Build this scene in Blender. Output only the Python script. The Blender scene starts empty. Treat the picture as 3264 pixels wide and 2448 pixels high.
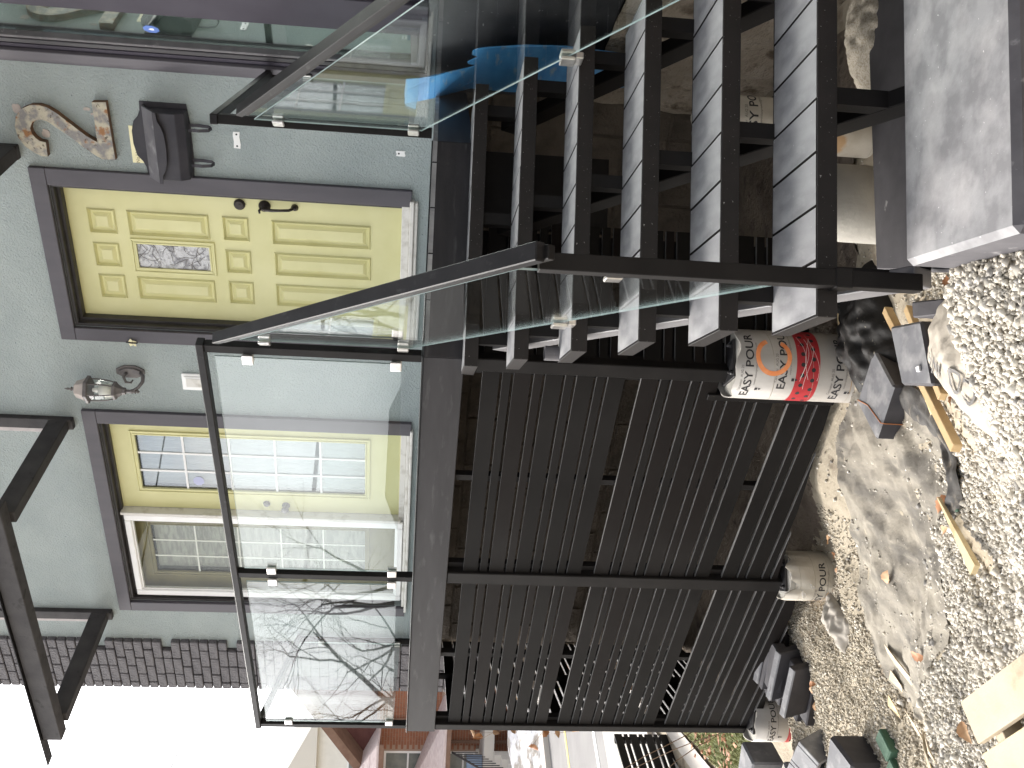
import bpy, bmesh, math, random
import numpy as np
from mathutils import Vector, Matrix
random.seed(7)
RNG = np.random.default_rng(11)
SC = bpy.context.scene
COL = SC.collection
PI = math.pi

# ------------------------------------------------------------------ camera
PITCH, ROLL, FPX = 0.0922, 0.0454, 3029.7
_R = Vector((1, 0, 0))
_F = Vector((0, math.cos(PITCH), -math.sin(PITCH)))
_U = Vector((0, math.sin(PITCH), math.cos(PITCH)))
_up = _R * math.cos(ROLL) + _U * math.sin(ROLL)       # the phone was held on its side
_rt = _R * math.sin(ROLL) - _U * math.cos(ROLL)
cam_data = bpy.data.cameras.new('camera')
cam = bpy.data.objects.new('camera', cam_data)
COL.objects.link(cam)
cam.matrix_world = Matrix(((_rt.x, _up.x, -_F.x, 0), (_rt.y, _up.y, -_F.y, 0), (_rt.z, _up.z, -_F.z, 0), (0, 0, 0, 1)))
cam_data.sensor_fit = 'HORIZONTAL'
cam_data.sensor_width = 36.0
cam_data.lens = FPX / 3264 * 36.0
cam_data.clip_start = 0.05
cam_data.clip_end = 900
SC.camera = cam

# ------------------------------------------------------------------ light
SUN_AZ_X, SUN_AZ_Y, SUN_EL = -0.77, 0.64, math.radians(33)
world = bpy.data.worlds.new('World')
SC.world = world
world.use_nodes = True
wn, wl = world.node_tree.nodes, world.node_tree.links
wn.clear()
w_out = wn.new('ShaderNodeOutputWorld')
w_bg = wn.new('ShaderNodeBackground')
w_sky = wn.new('ShaderNodeTexSky')
w_sky.sky_type = 'NISHITA'
w_sky.sun_disc = False
w_sky.sun_elevation = SUN_EL
w_sky.sun_rotation = math.atan2(SUN_AZ_X, SUN_AZ_Y)
w_sky.air_density = 1.0
w_sky.dust_density = 3.0
w_sky.ozone_density = 1.0
w_tc = wn.new('ShaderNodeTexCoord')
w_map = wn.new('ShaderNodeMapping')
w_map.inputs['Scale'].default_value = (1.0, 1.0, 2.6)
w_noise = wn.new('ShaderNodeTexNoise')
w_noise.inputs['Scale'].default_value = 2.6
w_noise.inputs['Detail'].default_value = 7
w_noise.inputs['Roughness'].default_value = 0.55
w_ramp = wn.new('ShaderNodeValToRGB')
w_ramp.color_ramp.elements[0].position = 0.30
w_ramp.color_ramp.elements[1].position = 0.52
w_bw = wn.new('ShaderNodeRGBToBW')
w_mul = wn.new('ShaderNodeMix'); w_mul.data_type = 'RGBA'; w_mul.blend_type = 'MULTIPLY'
w_mul.inputs['Factor'].default_value = 1.0
w_mul.inputs['B'].default_value = (1.7, 1.7, 1.72, 1)
w_mix = wn.new('ShaderNodeMix'); w_mix.data_type = 'RGBA'
wl.new(w_tc.outputs['Generated'], w_map.inputs['Vector'])
wl.new(w_map.outputs['Vector'], w_noise.inputs['Vector'])
wl.new(w_noise.outputs['Fac'], w_ramp.inputs['Fac'])
wl.new(w_sky.outputs['Color'], w_bw.inputs['Color'])
wl.new(w_bw.outputs['Val'], w_mul.inputs['A'])
wl.new(w_ramp.outputs['Color'], w_mix.inputs['Factor'])
wl.new(w_sky.outputs['Color'], w_mix.inputs['A'])
wl.new(w_mul.outputs['Result'], w_mix.inputs['B'])
wl.new(w_mix.outputs['Result'], w_bg.inputs['Color'])
wl.new(w_bg.outputs['Background'], w_out.inputs['Surface'])
w_bg.inputs['Strength'].default_value = 0.14

sun_data = bpy.data.lights.new('sun', 'SUN')
sun_data.energy = 1.2
sun_data.angle = math.radians(30)
sun_data.color = (1.0, 0.93, 0.82)
sun = bpy.data.objects.new('sun', sun_data)
COL.objects.link(sun)
_sd = Vector((SUN_AZ_X, SUN_AZ_Y, 0)).normalized() * math.cos(SUN_EL) + Vector((0, 0, math.sin(SUN_EL)))
sun.rotation_euler = _sd.to_track_quat('Z', 'Y').to_euler()

SC.view_settings.view_transform = 'Standard'
SC.view_settings.look = 'None'
SC.view_settings.exposure = 1.34
SC.view_settings.gamma = 1.0
SC.view_settings.use_curve_mapping = False
SC.cycles.max_bounces = 10
SC.cycles.transparent_max_bounces = 24
SC.cycles.glossy_bounces = 5
SC.cycles.sample_clamp_indirect = 8.0
SC.cycles.use_denoising = True

# ------------------------------------------------------------------ materials
def mat(name, col, rough=0.6, col2=None, nscale=6.0, nstretch=(1, 1, 1), ndetail=6, lo=0.35, hi=0.65,
        spots=None, bump=0.0, bscale=80.0, bdist=0.01, metallic=0.0, spec=0.5, bstretch=(1, 1, 1), coord='Object', jitter=0.0, third=None):
    """Principled surface: two colours mixed by noise, optional spots (colour, scale, threshold), noise bump."""
    m = bpy.data.materials.new(name)
    m.use_nodes = True
    nt = m.node_tree; N, L = nt.nodes, nt.links
    bs = N['Principled BSDF']
    bs.inputs['Roughness'].default_value = rough
    bs.inputs['Metallic'].default_value = metallic
    bs.inputs['Specular IOR Level'].default_value = spec
    tc = N.new('ShaderNodeTexCoord')
    def noise(scale, stretch, detail=6, rgh=0.55, off=0.0):
        mp = N.new('ShaderNodeMapping'); mp.inputs['Scale'].default_value = stretch
        mp.inputs['Location'].default_value = (off, off * .7, off * 1.3)
        L.new(tc.outputs[coord], mp.inputs['Vector'])
        nz = N.new('ShaderNodeTexNoise'); nz.inputs['Scale'].default_value = scale
        nz.inputs['Detail'].default_value = detail; nz.inputs['Roughness'].default_value = rgh
        L.new(mp.outputs['Vector'], nz.inputs['Vector'])
        return nz.outputs['Fac']
    def ramp(src, a, b):
        r = N.new('ShaderNodeMapRange'); r.clamp = True
        r.inputs['From Min'].default_value = a; r.inputs['From Max'].default_value = b
        L.new(src, r.inputs['Value']); return r.outputs['Result']
    def mix(f, a, b):
        x = N.new('ShaderNodeMix'); x.data_type = 'RGBA'
        if isinstance(f, float): x.inputs['Factor'].default_value = f
        else: L.new(f, x.inputs['Factor'])
        for s, v in (('A', a), ('B', b)):
            if isinstance(v, tuple): x.inputs[s].default_value = (*v, 1)
            else: L.new(v, x.inputs[s])
        return x.outputs['Result']
    c = tuple(col)
    if col2 is not None:
        c = mix(ramp(noise(nscale, nstretch, ndetail), lo, hi), tuple(col), tuple(col2))
    if third is not None:
        tcol, tsc, ta, tb = third
        c = mix(ramp(noise(tsc, nstretch, 5, off=3.1), ta, tb), c, tuple(tcol))
    if spots is not None:
        scol, ssc, sa, sb = spots
        c = mix(ramp(noise(ssc, (1, 1, 1), 3, off=7.7), sa, sb), c, tuple(scol))
    if jitter:
        gi = N.new('ShaderNodeNewGeometry')
        hs = N.new('ShaderNodeHueSaturation')
        mr = N.new('ShaderNodeMapRange'); mr.inputs['To Min'].default_value = 1 - jitter; mr.inputs['To Max'].default_value = 1 + jitter
        L.new(gi.outputs['Random Per Island'], mr.inputs['Value']); L.new(mr.outputs['Result'], hs.inputs['Value'])
        if isinstance(c, tuple): hs.inputs['Color'].default_value = (*c, 1)
        else: L.new(c, hs.inputs['Color'])
        c = hs.outputs['Color']
    if isinstance(c, tuple): bs.inputs['Base Color'].default_value = (*c, 1)
    else: L.new(c, bs.inputs['Base Color'])
    if bump:
        bp = N.new('ShaderNodeBump'); bp.inputs['Strength'].default_value = bump; bp.inputs['Distance'].default_value = bdist
        L.new(noise(bscale, bstretch, 4, 0.6, 1.9), bp.inputs['Height'])
        L.new(bp.outputs['Normal'], bs.inputs['Normal'])
    return m

def glass_mat(name, tint, r0=.043, rough=0.0, extra=0.0, refl=(1, 1, 1)):
    """thin sheet glass: tinted see-through plus a Schlick mirror that is the same from both faces"""
    m = bpy.data.materials.new(name); m.use_nodes = True
    N, L = m.node_tree.nodes, m.node_tree.links
    N.clear()
    def mth(op, a, b=None):
        x = N.new('ShaderNodeMath'); x.operation = op
        for i, v in enumerate((a, b)):
            if v is None: continue
            if isinstance(v, (int, float)): x.inputs[i].default_value = v
            else: L.new(v, x.inputs[i])
        return x.outputs[0]
    out = N.new('ShaderNodeOutputMaterial')
    tr = N.new('ShaderNodeBsdfTransparent'); tr.inputs['Color'].default_value = (*tint, 1)
    gl = N.new('ShaderNodeBsdfGlossy'); gl.inputs['Roughness'].default_value = rough; gl.inputs['Color'].default_value = (*refl, 1)
    ge = N.new('ShaderNodeNewGeometry'); dp = N.new('ShaderNodeVectorMath'); dp.operation = 'DOT_PRODUCT'
    L.new(ge.outputs['Normal'], dp.inputs[0]); L.new(ge.outputs['Incoming'], dp.inputs[1])
    c = mth('ABSOLUTE', dp.outputs['Value'])
    p = mth('POWER', mth('SUBTRACT', 1.0, c), 5.0)
    fac = mth('ADD', mth('MULTIPLY', p, 1 - r0), r0 + extra)
    mx = N.new('ShaderNodeMixShader')
    L.new(mth('MINIMUM', fac, 1.0), mx.inputs['Fac'])
    L.new(tr.outputs[0], mx.inputs[1]); L.new(gl.outputs[0], mx.inputs[2])
    L.new(mx.outputs[0], out.inputs['Surface'])
    return m

M = {}
M['stucco'] = mat('stucco', (.325, .37, .368), .9, (.37, .415, .408), 3.0, bump=.9, bscale=85, bdist=.016, spots=((.13, .155, .16), 60, .70, .76))
M['trim'] = mat('trim', (.062, .056, .067), .55, (.080, .073, .085), 8, nstretch=(1, 1, .2), bump=.08, bscale=60)
M['jamb'] = mat('jamb', (.025, .022, .022), .5, (.045, .04, .04), 9)
M['gasket'] = mat('gasket', (.02, .018, .022), .6)
M['olive'] = mat('olive', (.645, .615, .31), .45, (.695, .665, .36), 4, bump=.04, bscale=200)
M['olive_dark'] = mat('olive_dark', (.20, .175, .085), .5, (.25, .22, .11), 5)
M['white'] = mat('white', (.86, .855, .85), .4, (.80, .795, .78), 5)
M['dirty_white'] = mat('dirty_white', (.66, .64, .60), .5, (.45, .42, .37), 14, lo=.5, hi=.75)
M['bronze'] = mat('bronze', (.03, .025, .022), .4, (.06, .05, .045), 30, metallic=.5)
M['black'] = mat('black', (.008, .0071, .007), .5, (.013, .0117, .0113), 6, spots=((.10, .095, .095), 160, .74, .80), bump=.05, bscale=150, spec=.12)
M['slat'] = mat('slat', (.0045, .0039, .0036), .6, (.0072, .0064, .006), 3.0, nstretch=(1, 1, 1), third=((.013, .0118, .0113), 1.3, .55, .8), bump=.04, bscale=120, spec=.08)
M['slat_warm'] = mat('slat_warm', (.0064, .0044, .0039), .6, (.0086, .007, .0064), 3.0, third=((.013, .0118, .0113), 1.7, .55, .8), bump=.04, bscale=120, spec=.08)
M['fascia'] = mat('fascia', (.018, .0168, .0185), .45, (.028, .0265, .029), 2.5, nstretch=(1, 1, 6), bump=.06, bscale=140, third=((.062, .06, .062), 5, .60, .8), spec=.2)
M['steel_grey'] = mat('steel_grey', (.11, .105, .11), .5, (.17, .165, .17), 4, bump=.05, bscale=90)
M['mullion_dark'] = mat('mullion_dark', (.035, .031, .042), .6, (.042, .038, .05), 4, spec=.1)
M['rail'] = mat('rail', (.010, .0092, .010), .45, (.018, .017, .018), 5, nstretch=(3, .6, 3), third=((.055, .053, .054), 9, .60, .8), spec=.13)
M['tread'] = mat('tread', (.19, .188, .195), .6, (.268, .266, .271), 7, nstretch=(2.0, .8, 1), ndetail=10, bump=.06, bscale=180, spots=((.52, .51, .50), 60, .70, .75), third=((.40, .395, .395), 4.5, .50, .74), spec=.35)
M['tread_edge'] = mat('tread_edge', (.013, .0115, .011), .5, (.019, .016, .0155), 6, spots=((.30, .29, .28), 150, .70, .73), bump=.04, bscale=150, spec=.2)
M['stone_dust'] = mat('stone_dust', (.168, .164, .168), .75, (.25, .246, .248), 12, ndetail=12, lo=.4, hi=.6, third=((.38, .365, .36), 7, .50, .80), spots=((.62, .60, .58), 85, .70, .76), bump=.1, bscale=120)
M['slab_side'] = mat('slab_side', (.068, .064, .070), .75, (.105, .10, .106), 8, third=((.24, .23, .235), 24, .64, .78), bump=.08, bscale=120)  # dark slab grey; on slab sides the shade is put into the colour
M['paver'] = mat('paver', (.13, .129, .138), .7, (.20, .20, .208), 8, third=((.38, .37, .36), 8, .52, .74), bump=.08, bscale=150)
M['paver_dark'] = mat('paver_dark', (.040, .037, .041), .75, (.06, .056, .06), 10, third=((.3, .29, .28), 12, .68, .78), bump=.08, bscale=150)  # dark copy of paver; on sides of lighter blocks it stands in for shade
M['steel'] = mat('steel', (.62, .60, .57), .28, (.5, .48, .46), 40, metallic=.9)
M['glass'] = glass_mat('glass', (.955, .982, .974), .047, rough=.006)
M['glass_edge'] = mat('glass_edge', (.34, .43, .42), .15, (.46, .56, .55), 5)
M['glass_edge_dark'] = mat('glass_edge_dark', (.03, .06, .055), .15)
M['window_glass'] = glass_mat('window_glass', (.84, .88, .86), .40, rough=.02, refl=(.84, .90, .88))
M['door_glass'] = glass_mat('door_glass', (.85, .88, .88), .12)
M['clear_glass'] = glass_mat('clear_glass', (.93, .94, .92), .018)
M['curtain'] = mat('curtain', (.62, .62, .64), .9, (.50, .50, .54), 10, nstretch=(6, 6, .5), bump=.5, bscale=14, bstretch=(4, 4, .3), bdist=.03)
M['wood_grain_film'] = mat('wood_grain_film', (.56, .55, .57), .8, (.40, .39, .42), 5, nstretch=(1.5, 1.5, 8), lo=.42, hi=.58)
M['interior'] = mat('interior', (.03, .03, .03), .9)
M['leaded'] = mat('leaded', (.66, .66, .68), .25, (.34, .34, .36), 26, lo=.46, hi=.62, bump=.7, bscale=60, bdist=.02)
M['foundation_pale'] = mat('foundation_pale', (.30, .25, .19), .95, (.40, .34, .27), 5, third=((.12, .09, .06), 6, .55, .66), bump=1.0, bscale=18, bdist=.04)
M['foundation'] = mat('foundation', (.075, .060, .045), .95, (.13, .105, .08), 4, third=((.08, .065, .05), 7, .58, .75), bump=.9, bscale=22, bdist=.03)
M['membrane'] = mat('membrane', (.022, .022, .026), .5, (.04, .04, .046), 6, third=((.25, .25, .25), 16, .68, .72), bump=.1, bscale=60, nstretch=(1, 1, 2))
M['blue'] = mat('blue', (.035, .20, .46), .45, (.06, .27, .55), 5, nstretch=(1, 1, 4), third=((.30, .36, .38), 7, .58, .74), bump=.1, bscale=40)
M['rust'] = mat('rust', (.42, .38, .29), .65, (.20, .19, .185), 16, lo=.42, hi=.58, third=((.26, .115, .04), 13, .55, .64), spots=((.09, .07, .05), 40, .62, .70), bump=.25, bscale=110)
M['rust_edge'] = mat('rust_edge', (.10, .06, .035), .7, (.2, .1, .05), 20)
M['bare_plaster'] = mat('bare_plaster', (.42, .36, .33), .9, (.5, .44, .4), 30)
M['mailbox'] = mat('mailbox', (.032, .030, .037), .5, (.046, .043, .05), 9, spec=.3)
M['mailbox_dusty_lit'] = mat('mailbox_dusty_lit', (.06, .057, .065), .55, (.10, .097, .105), 9, third=((.22, .215, .22), 12, .52, .7))  # dusty lid; light on its slope is also put into the colour
M['brass'] = mat('brass', (.86, .80, .50), .35, (.8, .74, .46), 12)
M['ink'] = mat('ink', (.03, .028, .03), .7)
M['ink_brown'] = mat('ink_brown', (.22, .17, .08), .7)
M['faded_ink'] = mat('faded_ink', (.16, .15, .14), .8)
M['lamp_metal'] = mat('lamp_metal', (.10, .09, .09), .5, (.16, .145, .14), 20)
M['lamp_cap'] = mat('lamp_cap', (.42, .37, .34), .6, (.5, .44, .4), 12)
M['lamp_sleeve'] = mat('lamp_sleeve', (.72, .71, .66), .5)
M['timber_dark'] = mat('timber_dark', (.036, .033, .034), .65, (.056, .052, .052), 7, nstretch=(1, 1, 1), third=((.02, .018, .017), 12, .6, .7), bump=.15, bscale=70, spec=.25)
M['bare_timber'] = mat('bare_timber', (.42, .38, .38), .8, (.5, .46, .45), 12, bump=.1, bscale=60)
M['quoin'] = mat('quoin', (.085, .08, .088), .75, (.13, .122, .13), 18, third=((.2, .19, .2), 25, .6, .7), bump=.8, bscale=45, bdist=.02)
M['mortar'] = mat('mortar', (.055, .05, .054), .9)
M['slat_top_lit'] = mat('slat_top_lit', (.26, .25, .24), .7, (.16, .155, .15), 9)  # dusty slat tops; sky light on them is put into this pale colour
M['paper'] = mat('paper', (.46, .43, .39), .6, (.40, .365, .325), 5, third=((.36, .30, .24), 6, .64, .8), bump=.08, bscale=60)
M['paper_old'] = mat('paper_old', (.52, .48, .40), .75, (.40, .35, .28), 7, third=((.42, .27, .14), 5, .58, .66), bump=.15, bscale=50)
M['red_band'] = mat('red_band', (.48, .025, .03), .45, (.38, .02, .03), 9, spots=((.75, .6, .55), 90, .76, .79))
M['spray'] = mat('spray', (.90, .27, .08), .7, (.95, .40, .18), 25)
M['concrete'] = mat('concrete', (.36, .34, .30), .9, (.44, .42, .37), 7, bump=.25, bscale=60, third=((.25, .22, .18), 6, .62, .75))
M['plate_black'] = mat('plate_black', (.02, .019, .02), .4, (.10, .10, .105), 16, lo=.55, hi=.7)
M['wood'] = mat('wood', (.50, .34, .17), .75, (.62, .45, .24), 6, nstretch=(1, 1, 1), bump=.12, bscale=90, third=((.30, .18, .08), 9, .62, .75))
M['wood_pale'] = mat('wood_pale', (.50, .415, .29), .8, (.58, .49, .36), 8, third=((.24, .17, .10), 7, .60, .78), bump=.15, bscale=80, spots=((.2, .12, .07), 25, .73, .78))
M['wood_new'] = mat('wood_new', (.62, .49, .28), .75, (.70, .57, .35), 7, third=((.4, .28, .14), 8, .62, .8), bump=.12, bscale=90)
M['wood_green'] = mat('wood_green', (.04, .10, .06), .7, (.06, .13, .08), 12, bump=.15, bscale=70)
M['card'] = mat('card', (.68, .52, .28), .8, (.74, .58, .34), 12, bump=.2, bscale=50)
M['sack'] = mat('sack', (.42, .375, .31), .85, (.33, .29, .235), 6, bump=.4, bscale=30, third=((.38, .31, .23), 9, .6, .75))
M['bag'] = mat('bag', (.014, .013, .0125), .58, (.028, .026, .024), 8, spots=((.4, .36, .28), 40, .68, .74), bump=.25, bscale=14, bdist=.03, spec=.2)
M['rag'] = mat('rag', (.42, .38, .33), .9, (.33, .30, .25), 8, bump=.2, bscale=30)
M['mesh_bag'] = mat('mesh_bag', (.50, .45, .37), .9, (.34, .29, .22), 160, lo=.45, hi=.6)
M['orange'] = mat('orange', (.70, .28, .10), .7, (.6, .22, .08), 30)
M['copper_string'] = mat('copper_string', (.45, .17, .06), .6)
M['soil'] = mat('soil', (.38, .325, .24), .95, (.47, .405, .305), 2.2, third=((.17, .125, .085), 4.0, .58, .72), spots=((.50, .44, .35), 38, .60, .72), bump=.45, bscale=45, bdist=.02)
M['fabric'] = mat('fabric', (.135, .122, .102), .9, (.30, .268, .215), 4.2, nstretch=(2.2, .6, 1), ndetail=9, lo=.36, hi=.60, third=((.34, .305, .245), 12, .56, .74), spots=((.5, .45, .37), 60, .70, .75), bump=.35, bscale=30, bdist=.02)
M['fabric_edge'] = mat('fabric_edge', (.028, .026, .025), .75, (.085, .077, .067), 14, third=((.22, .19, .15), 18, .58, .72), bump=.4, bscale=45)
M['leaf'] = mat('leaf', (.30, .12, .045), .7, (.42, .20, .09), 18, jitter=.35)
M['leaf_pale'] = mat('leaf_pale', (.55, .36, .2), .7, (.45, .24, .12), 18, jitter=.3)
M['asphalt'] = mat('asphalt', (.22, .21, .205), .85, (.27, .26, .25), 1.2, bump=.2, bscale=80)
M['pavement'] = mat('pavement', (.50, .46, .41), .9, (.56, .52, .47), 1.5, bump=.1, bscale=60)
M['yellow_line'] = mat('yellow_line', (.75, .62, .20), .7)
M['white_line'] = mat('white_line', (.78, .78, .76), .7)
M['snow'] = mat('snow', (.78, .77, .78), .7, (.36, .32, .28), 2.6, lo=.46, hi=.58, bump=.5, bscale=4, bdist=.2)
M['pane_back_tone'] = mat('pane_back_tone', (.36, .40, .385), .9, (.31, .345, .335), 6)
M['shaded_dirt'] = mat('shaded_dirt', (.13, .10, .075), .95, (.20, .16, .12), 5, third=((.06, .045, .035), 7, .56, .7), bump=.8, bscale=30, bdist=.03)
M['lawn'] = mat('lawn', (.10, .115, .03), .9, (.17, .18, .055), 6, third=((.25, .2, .1), 3, .6, .75), bump=.9, bscale=35, bdist=.06)
M['house_brick'] = mat('house_brick', (.26, .105, .06), .9, (.33, .14, .08), 5)
M['house_mortar'] = mat('house_mortar', (.36, .26, .2), .9)
M['maroon'] = mat('maroon', (.13, .05, .045), .8, (.17, .07, .06), 3)
M['roof_pink'] = mat('roof_pink', (.50, .40, .39), .9, (.62, .53, .51), 7, nstretch=(1, 1, 8), bump=.4, bscale=12)
M['roof_brown'] = mat('roof_brown', (.16, .09, .06), .8, (.22, .13, .09), 4)
M['pale_wall'] = mat('pale_wall', (.80, .78, .73), .9, (.74, .72, .67), 3)
M['house_glass'] = mat('house_glass', (.16, .18, .17), .12, (.24, .25, .23), 3)
M['iron'] = mat('iron', (.03, .025, .025), .6)
M['bin_blue'] = mat('bin_blue', (.22, .30, .42), .6)
M['bark'] = mat('bark', (.10, .085, .072), .9, (.15, .13, .11), 9, bump=.5, bscale=25, bdist=.03)
M['twig'] = mat('twig', (.20, .13, .09), .85, (.27, .19, .13), 20)
M['cream'] = mat('cream', (.70, .67, .61), .9)
M['sticker_blue'] = mat('sticker_blue', (.05, .12, .38), .5)
M['sticker_white'] = mat('sticker_white', (.75, .77, .82), .5)
M['sticker_faint'] = mat('sticker_faint', (.5, .52, .72), .5)
M['cable'] = mat('cable', (.02, .02, .02), .7)

def stone_mat(name, stops):
    m = bpy.data.materials.new(name); m.use_nodes = True
    N, L = m.node_tree.nodes, m.node_tree.links
    bs = N['Principled BSDF']; bs.inputs['Roughness'].default_value = .9; bs.inputs['Specular IOR Level'].default_value = .25
    g = N.new('ShaderNodeNewGeometry'); r = N.new('ShaderNodeValToRGB')
    e = r.color_ramp.elements
    while len(e) < len(stops): e.new(.5)
    for x, (p, c) in zip(e, stops): x.position = p; x.color = (*c, 1)
    r.color_ramp.interpolation = 'CONSTANT' if False else 'LINEAR'
    L.new(g.outputs['Random Per Island'], r.inputs['Fac'])
    tc = N.new('ShaderNodeTexCoord'); nz = N.new('ShaderNodeTexNoise'); nz.inputs['Scale'].default_value = 110; nz.inputs['Detail'].default_value = 3
    L.new(tc.outputs['Object'], nz.inputs['Vector'])
    mr = N.new('ShaderNodeMapRange'); mr.inputs['To Min'].default_value = .72; mr.inputs['To Max'].default_value = 1.25
    L.new(nz.outputs['Fac'], mr.inputs['Value'])
    mx = N.new('ShaderNodeMix'); mx.data_type = 'RGBA'; mx.blend_type = 'MULTIPLY'; mx.inputs['Factor'].default_value = 1
    L.new(r.outputs['Color'], mx.inputs['A']); L.new(mr.outputs['Result'], mx.inputs['B'])
    L.new(mx.outputs['Result'], bs.inputs['Base Color'])
    return m
M['gravel'] = stone_mat('gravel', [(0, (.30, .285, .265)), (.12, (.42, .39, .34)), (.35, (.48, .44, .37)), (.7, (.57, .525, .445)), (1, (.68, .64, .57))])
M['fine_gravel'] = stone_mat('fine_gravel', [(0, (.30, .26, .20)), (.2, (.42, .375, .295)), (.7, (.50, .445, .355)), (1, (.60, .555, .475))])

# ------------------------------------------------------------------ mesh helpers
class MB:
    """Collects shapes in world coordinates and links them as one mesh object."""
    def __init__(s): s.v = []; s.f = []; s.m = []
    def add(s, vs, fs, mi=0):
        o = len(s.v); s.v += [tuple(map(float, p)) for p in vs]
        s.f += [tuple(i + o for i in f) for f in fs]; s.m += [mi] * len(fs); return s
    def hexa(s, p, mi=0, sides=None):
        """p: 8 corners, bottom ring then top ring; sides: material index of the four sides."""
        s.add(p, [(0, 3, 2, 1), (4, 5, 6, 7)], mi)
        o = len(s.v) - 8
        for i in range(4):
            j = (i + 1) % 4
            s.f.append((o + i, o + j, o + 4 + j, o + 4 + i)); s.m.append(mi if sides is None else sides)
        return s
    def box(s, fr, a0, a1, b0, b1, c0, c1, mi=0, sides=None):
        p = [fr(a0, b0, c0), fr(a1, b0, c0), fr(a1, b1, c0), fr(a0, b1, c0), fr(a0, b0, c1), fr(a1, b0, c1), fr(a1, b1, c1), fr(a0, b1, c1)]
        return s.hexa(p, mi, sides)
    def prism(s, fr, poly, c0, c1, mi=0, side_mi=None):
        n = len(poly)
        vs = [fr(a, b, c0) for a, b in poly] + [fr(a, b, c1) for a, b in poly]
        s.add(vs, [tuple(range(n))[::-1], tuple(range(n, 2 * n))], mi)
        o = len(s.v) - 2 * n
        for i in range(n):
            j = (i + 1) % n
            s.f.append((o + i, o + j, o + n + j, o + n + i)); s.m.append(mi if side_mi is None else side_mi)
        return s
    def bar(s, p, q, w, h, up=(0, 0, 1), mi=0):
        p, q = Vector(p), Vector(q); d = (q - p).normalized()
        u = Vector(up); a = d.cross(u).normalized() * (w / 2); b = a.cross(d).normalized() * (h / 2)
        return s.hexa([p - a - b, p + a - b, p + a + b, p - a + b, q - a - b, q + a - b, q + a + b, q - a + b], mi)
    def tube(s, pts, r, n=8, mi=0, caps=True):
        pts = [Vector(p) for p in pts]; k = len(pts)
        rs = r if isinstance(r, (list, tuple)) else [r] * k
        o = len(s.v); ref = None
        for i, p in enumerate(pts):
            d = (pts[min(i + 1, k - 1)] - pts[max(i - 1, 0)]).normalized()
            if ref is None:
                ref = d.orthogonal().normalized()
            else:
                ref = (ref - d * ref.dot(d)); ref = ref.normalized() if ref.length > 1e-6 else d.orthogonal().normalized()
            b = d.cross(ref)
            for j in range(n):
                t = 2 * PI * j / n
                s.v.append(tuple(p + (ref * math.cos(t) + b * math.sin(t)) * rs[i]))
        for i in range(k - 1):
            for j in range(n):
                j2 = (j + 1) % n
                s.f.append((o + i * n + j, o + i * n + j2, o + (i + 1) * n + j2, o + (i + 1) * n + j)); s.m.append(mi)
        if caps:
            s.f.append(tuple(o + j for j in range(n))[::-1]); s.m.append(mi)
            s.f.append(tuple(o + (k - 1) * n + j for j in range(n))); s.m.append(mi)
        return s
    def lathe(s, base, prof, n=16, mi=0, axis=(0, 0, 1), phase=0.0):
        """prof: list of (radius, height) along the axis from base."""
        base = Vector(base); ax = Vector(axis).normalized(); a = ax.orthogonal().normalized()
        if abs(ax.z) > .99: a = Vector((1, 0, 0))
        b = ax.cross(a); o = len(s.v)
        for r, h in prof:
            for j in range(n):
                t = 2 * PI * j / n + phase
                s.v.append(tuple(base + ax * h + (a * math.cos(t) + b * math.sin(t)) * max(r, 1e-4)))
        for i in range(len(prof) - 1):
            for j in range(n):
                j2 = (j + 1) % n
                s.f.append((o + i * n + j, o + i * n + j2, o + (i + 1) * n + j2, o + (i + 1) * n + j)); s.m.append(mi)
        s.f.append(tuple(o + j for j in range(n))[::-1]); s.m.append(mi)
        k = len(prof) - 1
        s.f.append(tuple(o + k * n + j for j in range(n))); s.m.append(mi)
        return s
    def build(s, name, mats, parent=None, bevel=0.0, smooth=False, recalc=True, seg=1, top_mi=None):
        mats = mats if isinstance(mats, (list, tuple)) else [mats]
        vs = np.array(s.v, dtype=float)
        c = (vs.min(0) + vs.max(0)) / 2
        me = bpy.data.meshes.new(name)
        me.from_pydata((vs - c).tolist(), [], s.f)
        for x in mats: me.materials.append(M[x])
        me.polygons.foreach_set('material_index', s.m)
        if recalc:
            bm = bmesh.new(); bm.from_mesh(me); bmesh.ops.recalc_face_normals(bm, faces=bm.faces); bm.to_mesh(me); bm.free()
        if smooth:
            me.polygons.foreach_set('use_smooth', [True] * len(me.polygons))
        me.update()
        if top_mi is not None:
            for p in me.polygons:
                if p.normal.z > .9: p.material_index = top_mi
        o = bpy.data.objects.new(name, me); COL.objects.link(o)
        return place(o, c, parent, bevel, seg)

WORLD = {}
def wpos(o):
    return Vector(WORLD.get(o.name, (0, 0, 0)))
def place(o, c, parent, bevel=0.0, seg=1):
    c = Vector([float(x) for x in c]); WORLD[o.name] = c
    if parent is not None:
        o.parent = parent; o.location = c - wpos(parent)
    else:
        o.location = c
    if bevel:
        b = o.modifiers.new('bevel', 'BEVEL'); b.width = bevel; b.segments = seg; b.limit_method = 'ANGLE'
    return o
def tag(o, label=None, cat=None, group=None, kind=None):
    if label: o['label'] = label
    if cat: o['category'] = cat
    if group: o['group'] = group
    if kind: o['kind'] = kind
    return o
def thing(name, label, cat, loc, group=None):
    o = bpy.data.objects.new(name, None); COL.objects.link(o)
    o.empty_display_size = .1
    place(o, loc, None)
    return tag(o, label, cat, group)
def copy_piece(src, parent, c, rot=None, scale=None, name=None):
    o = src.copy(); COL.objects.link(o); place(o, c, parent)
    if rot is not None: o.rotation_euler = rot
    if scale is not None: o.scale = scale
    return o
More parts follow.
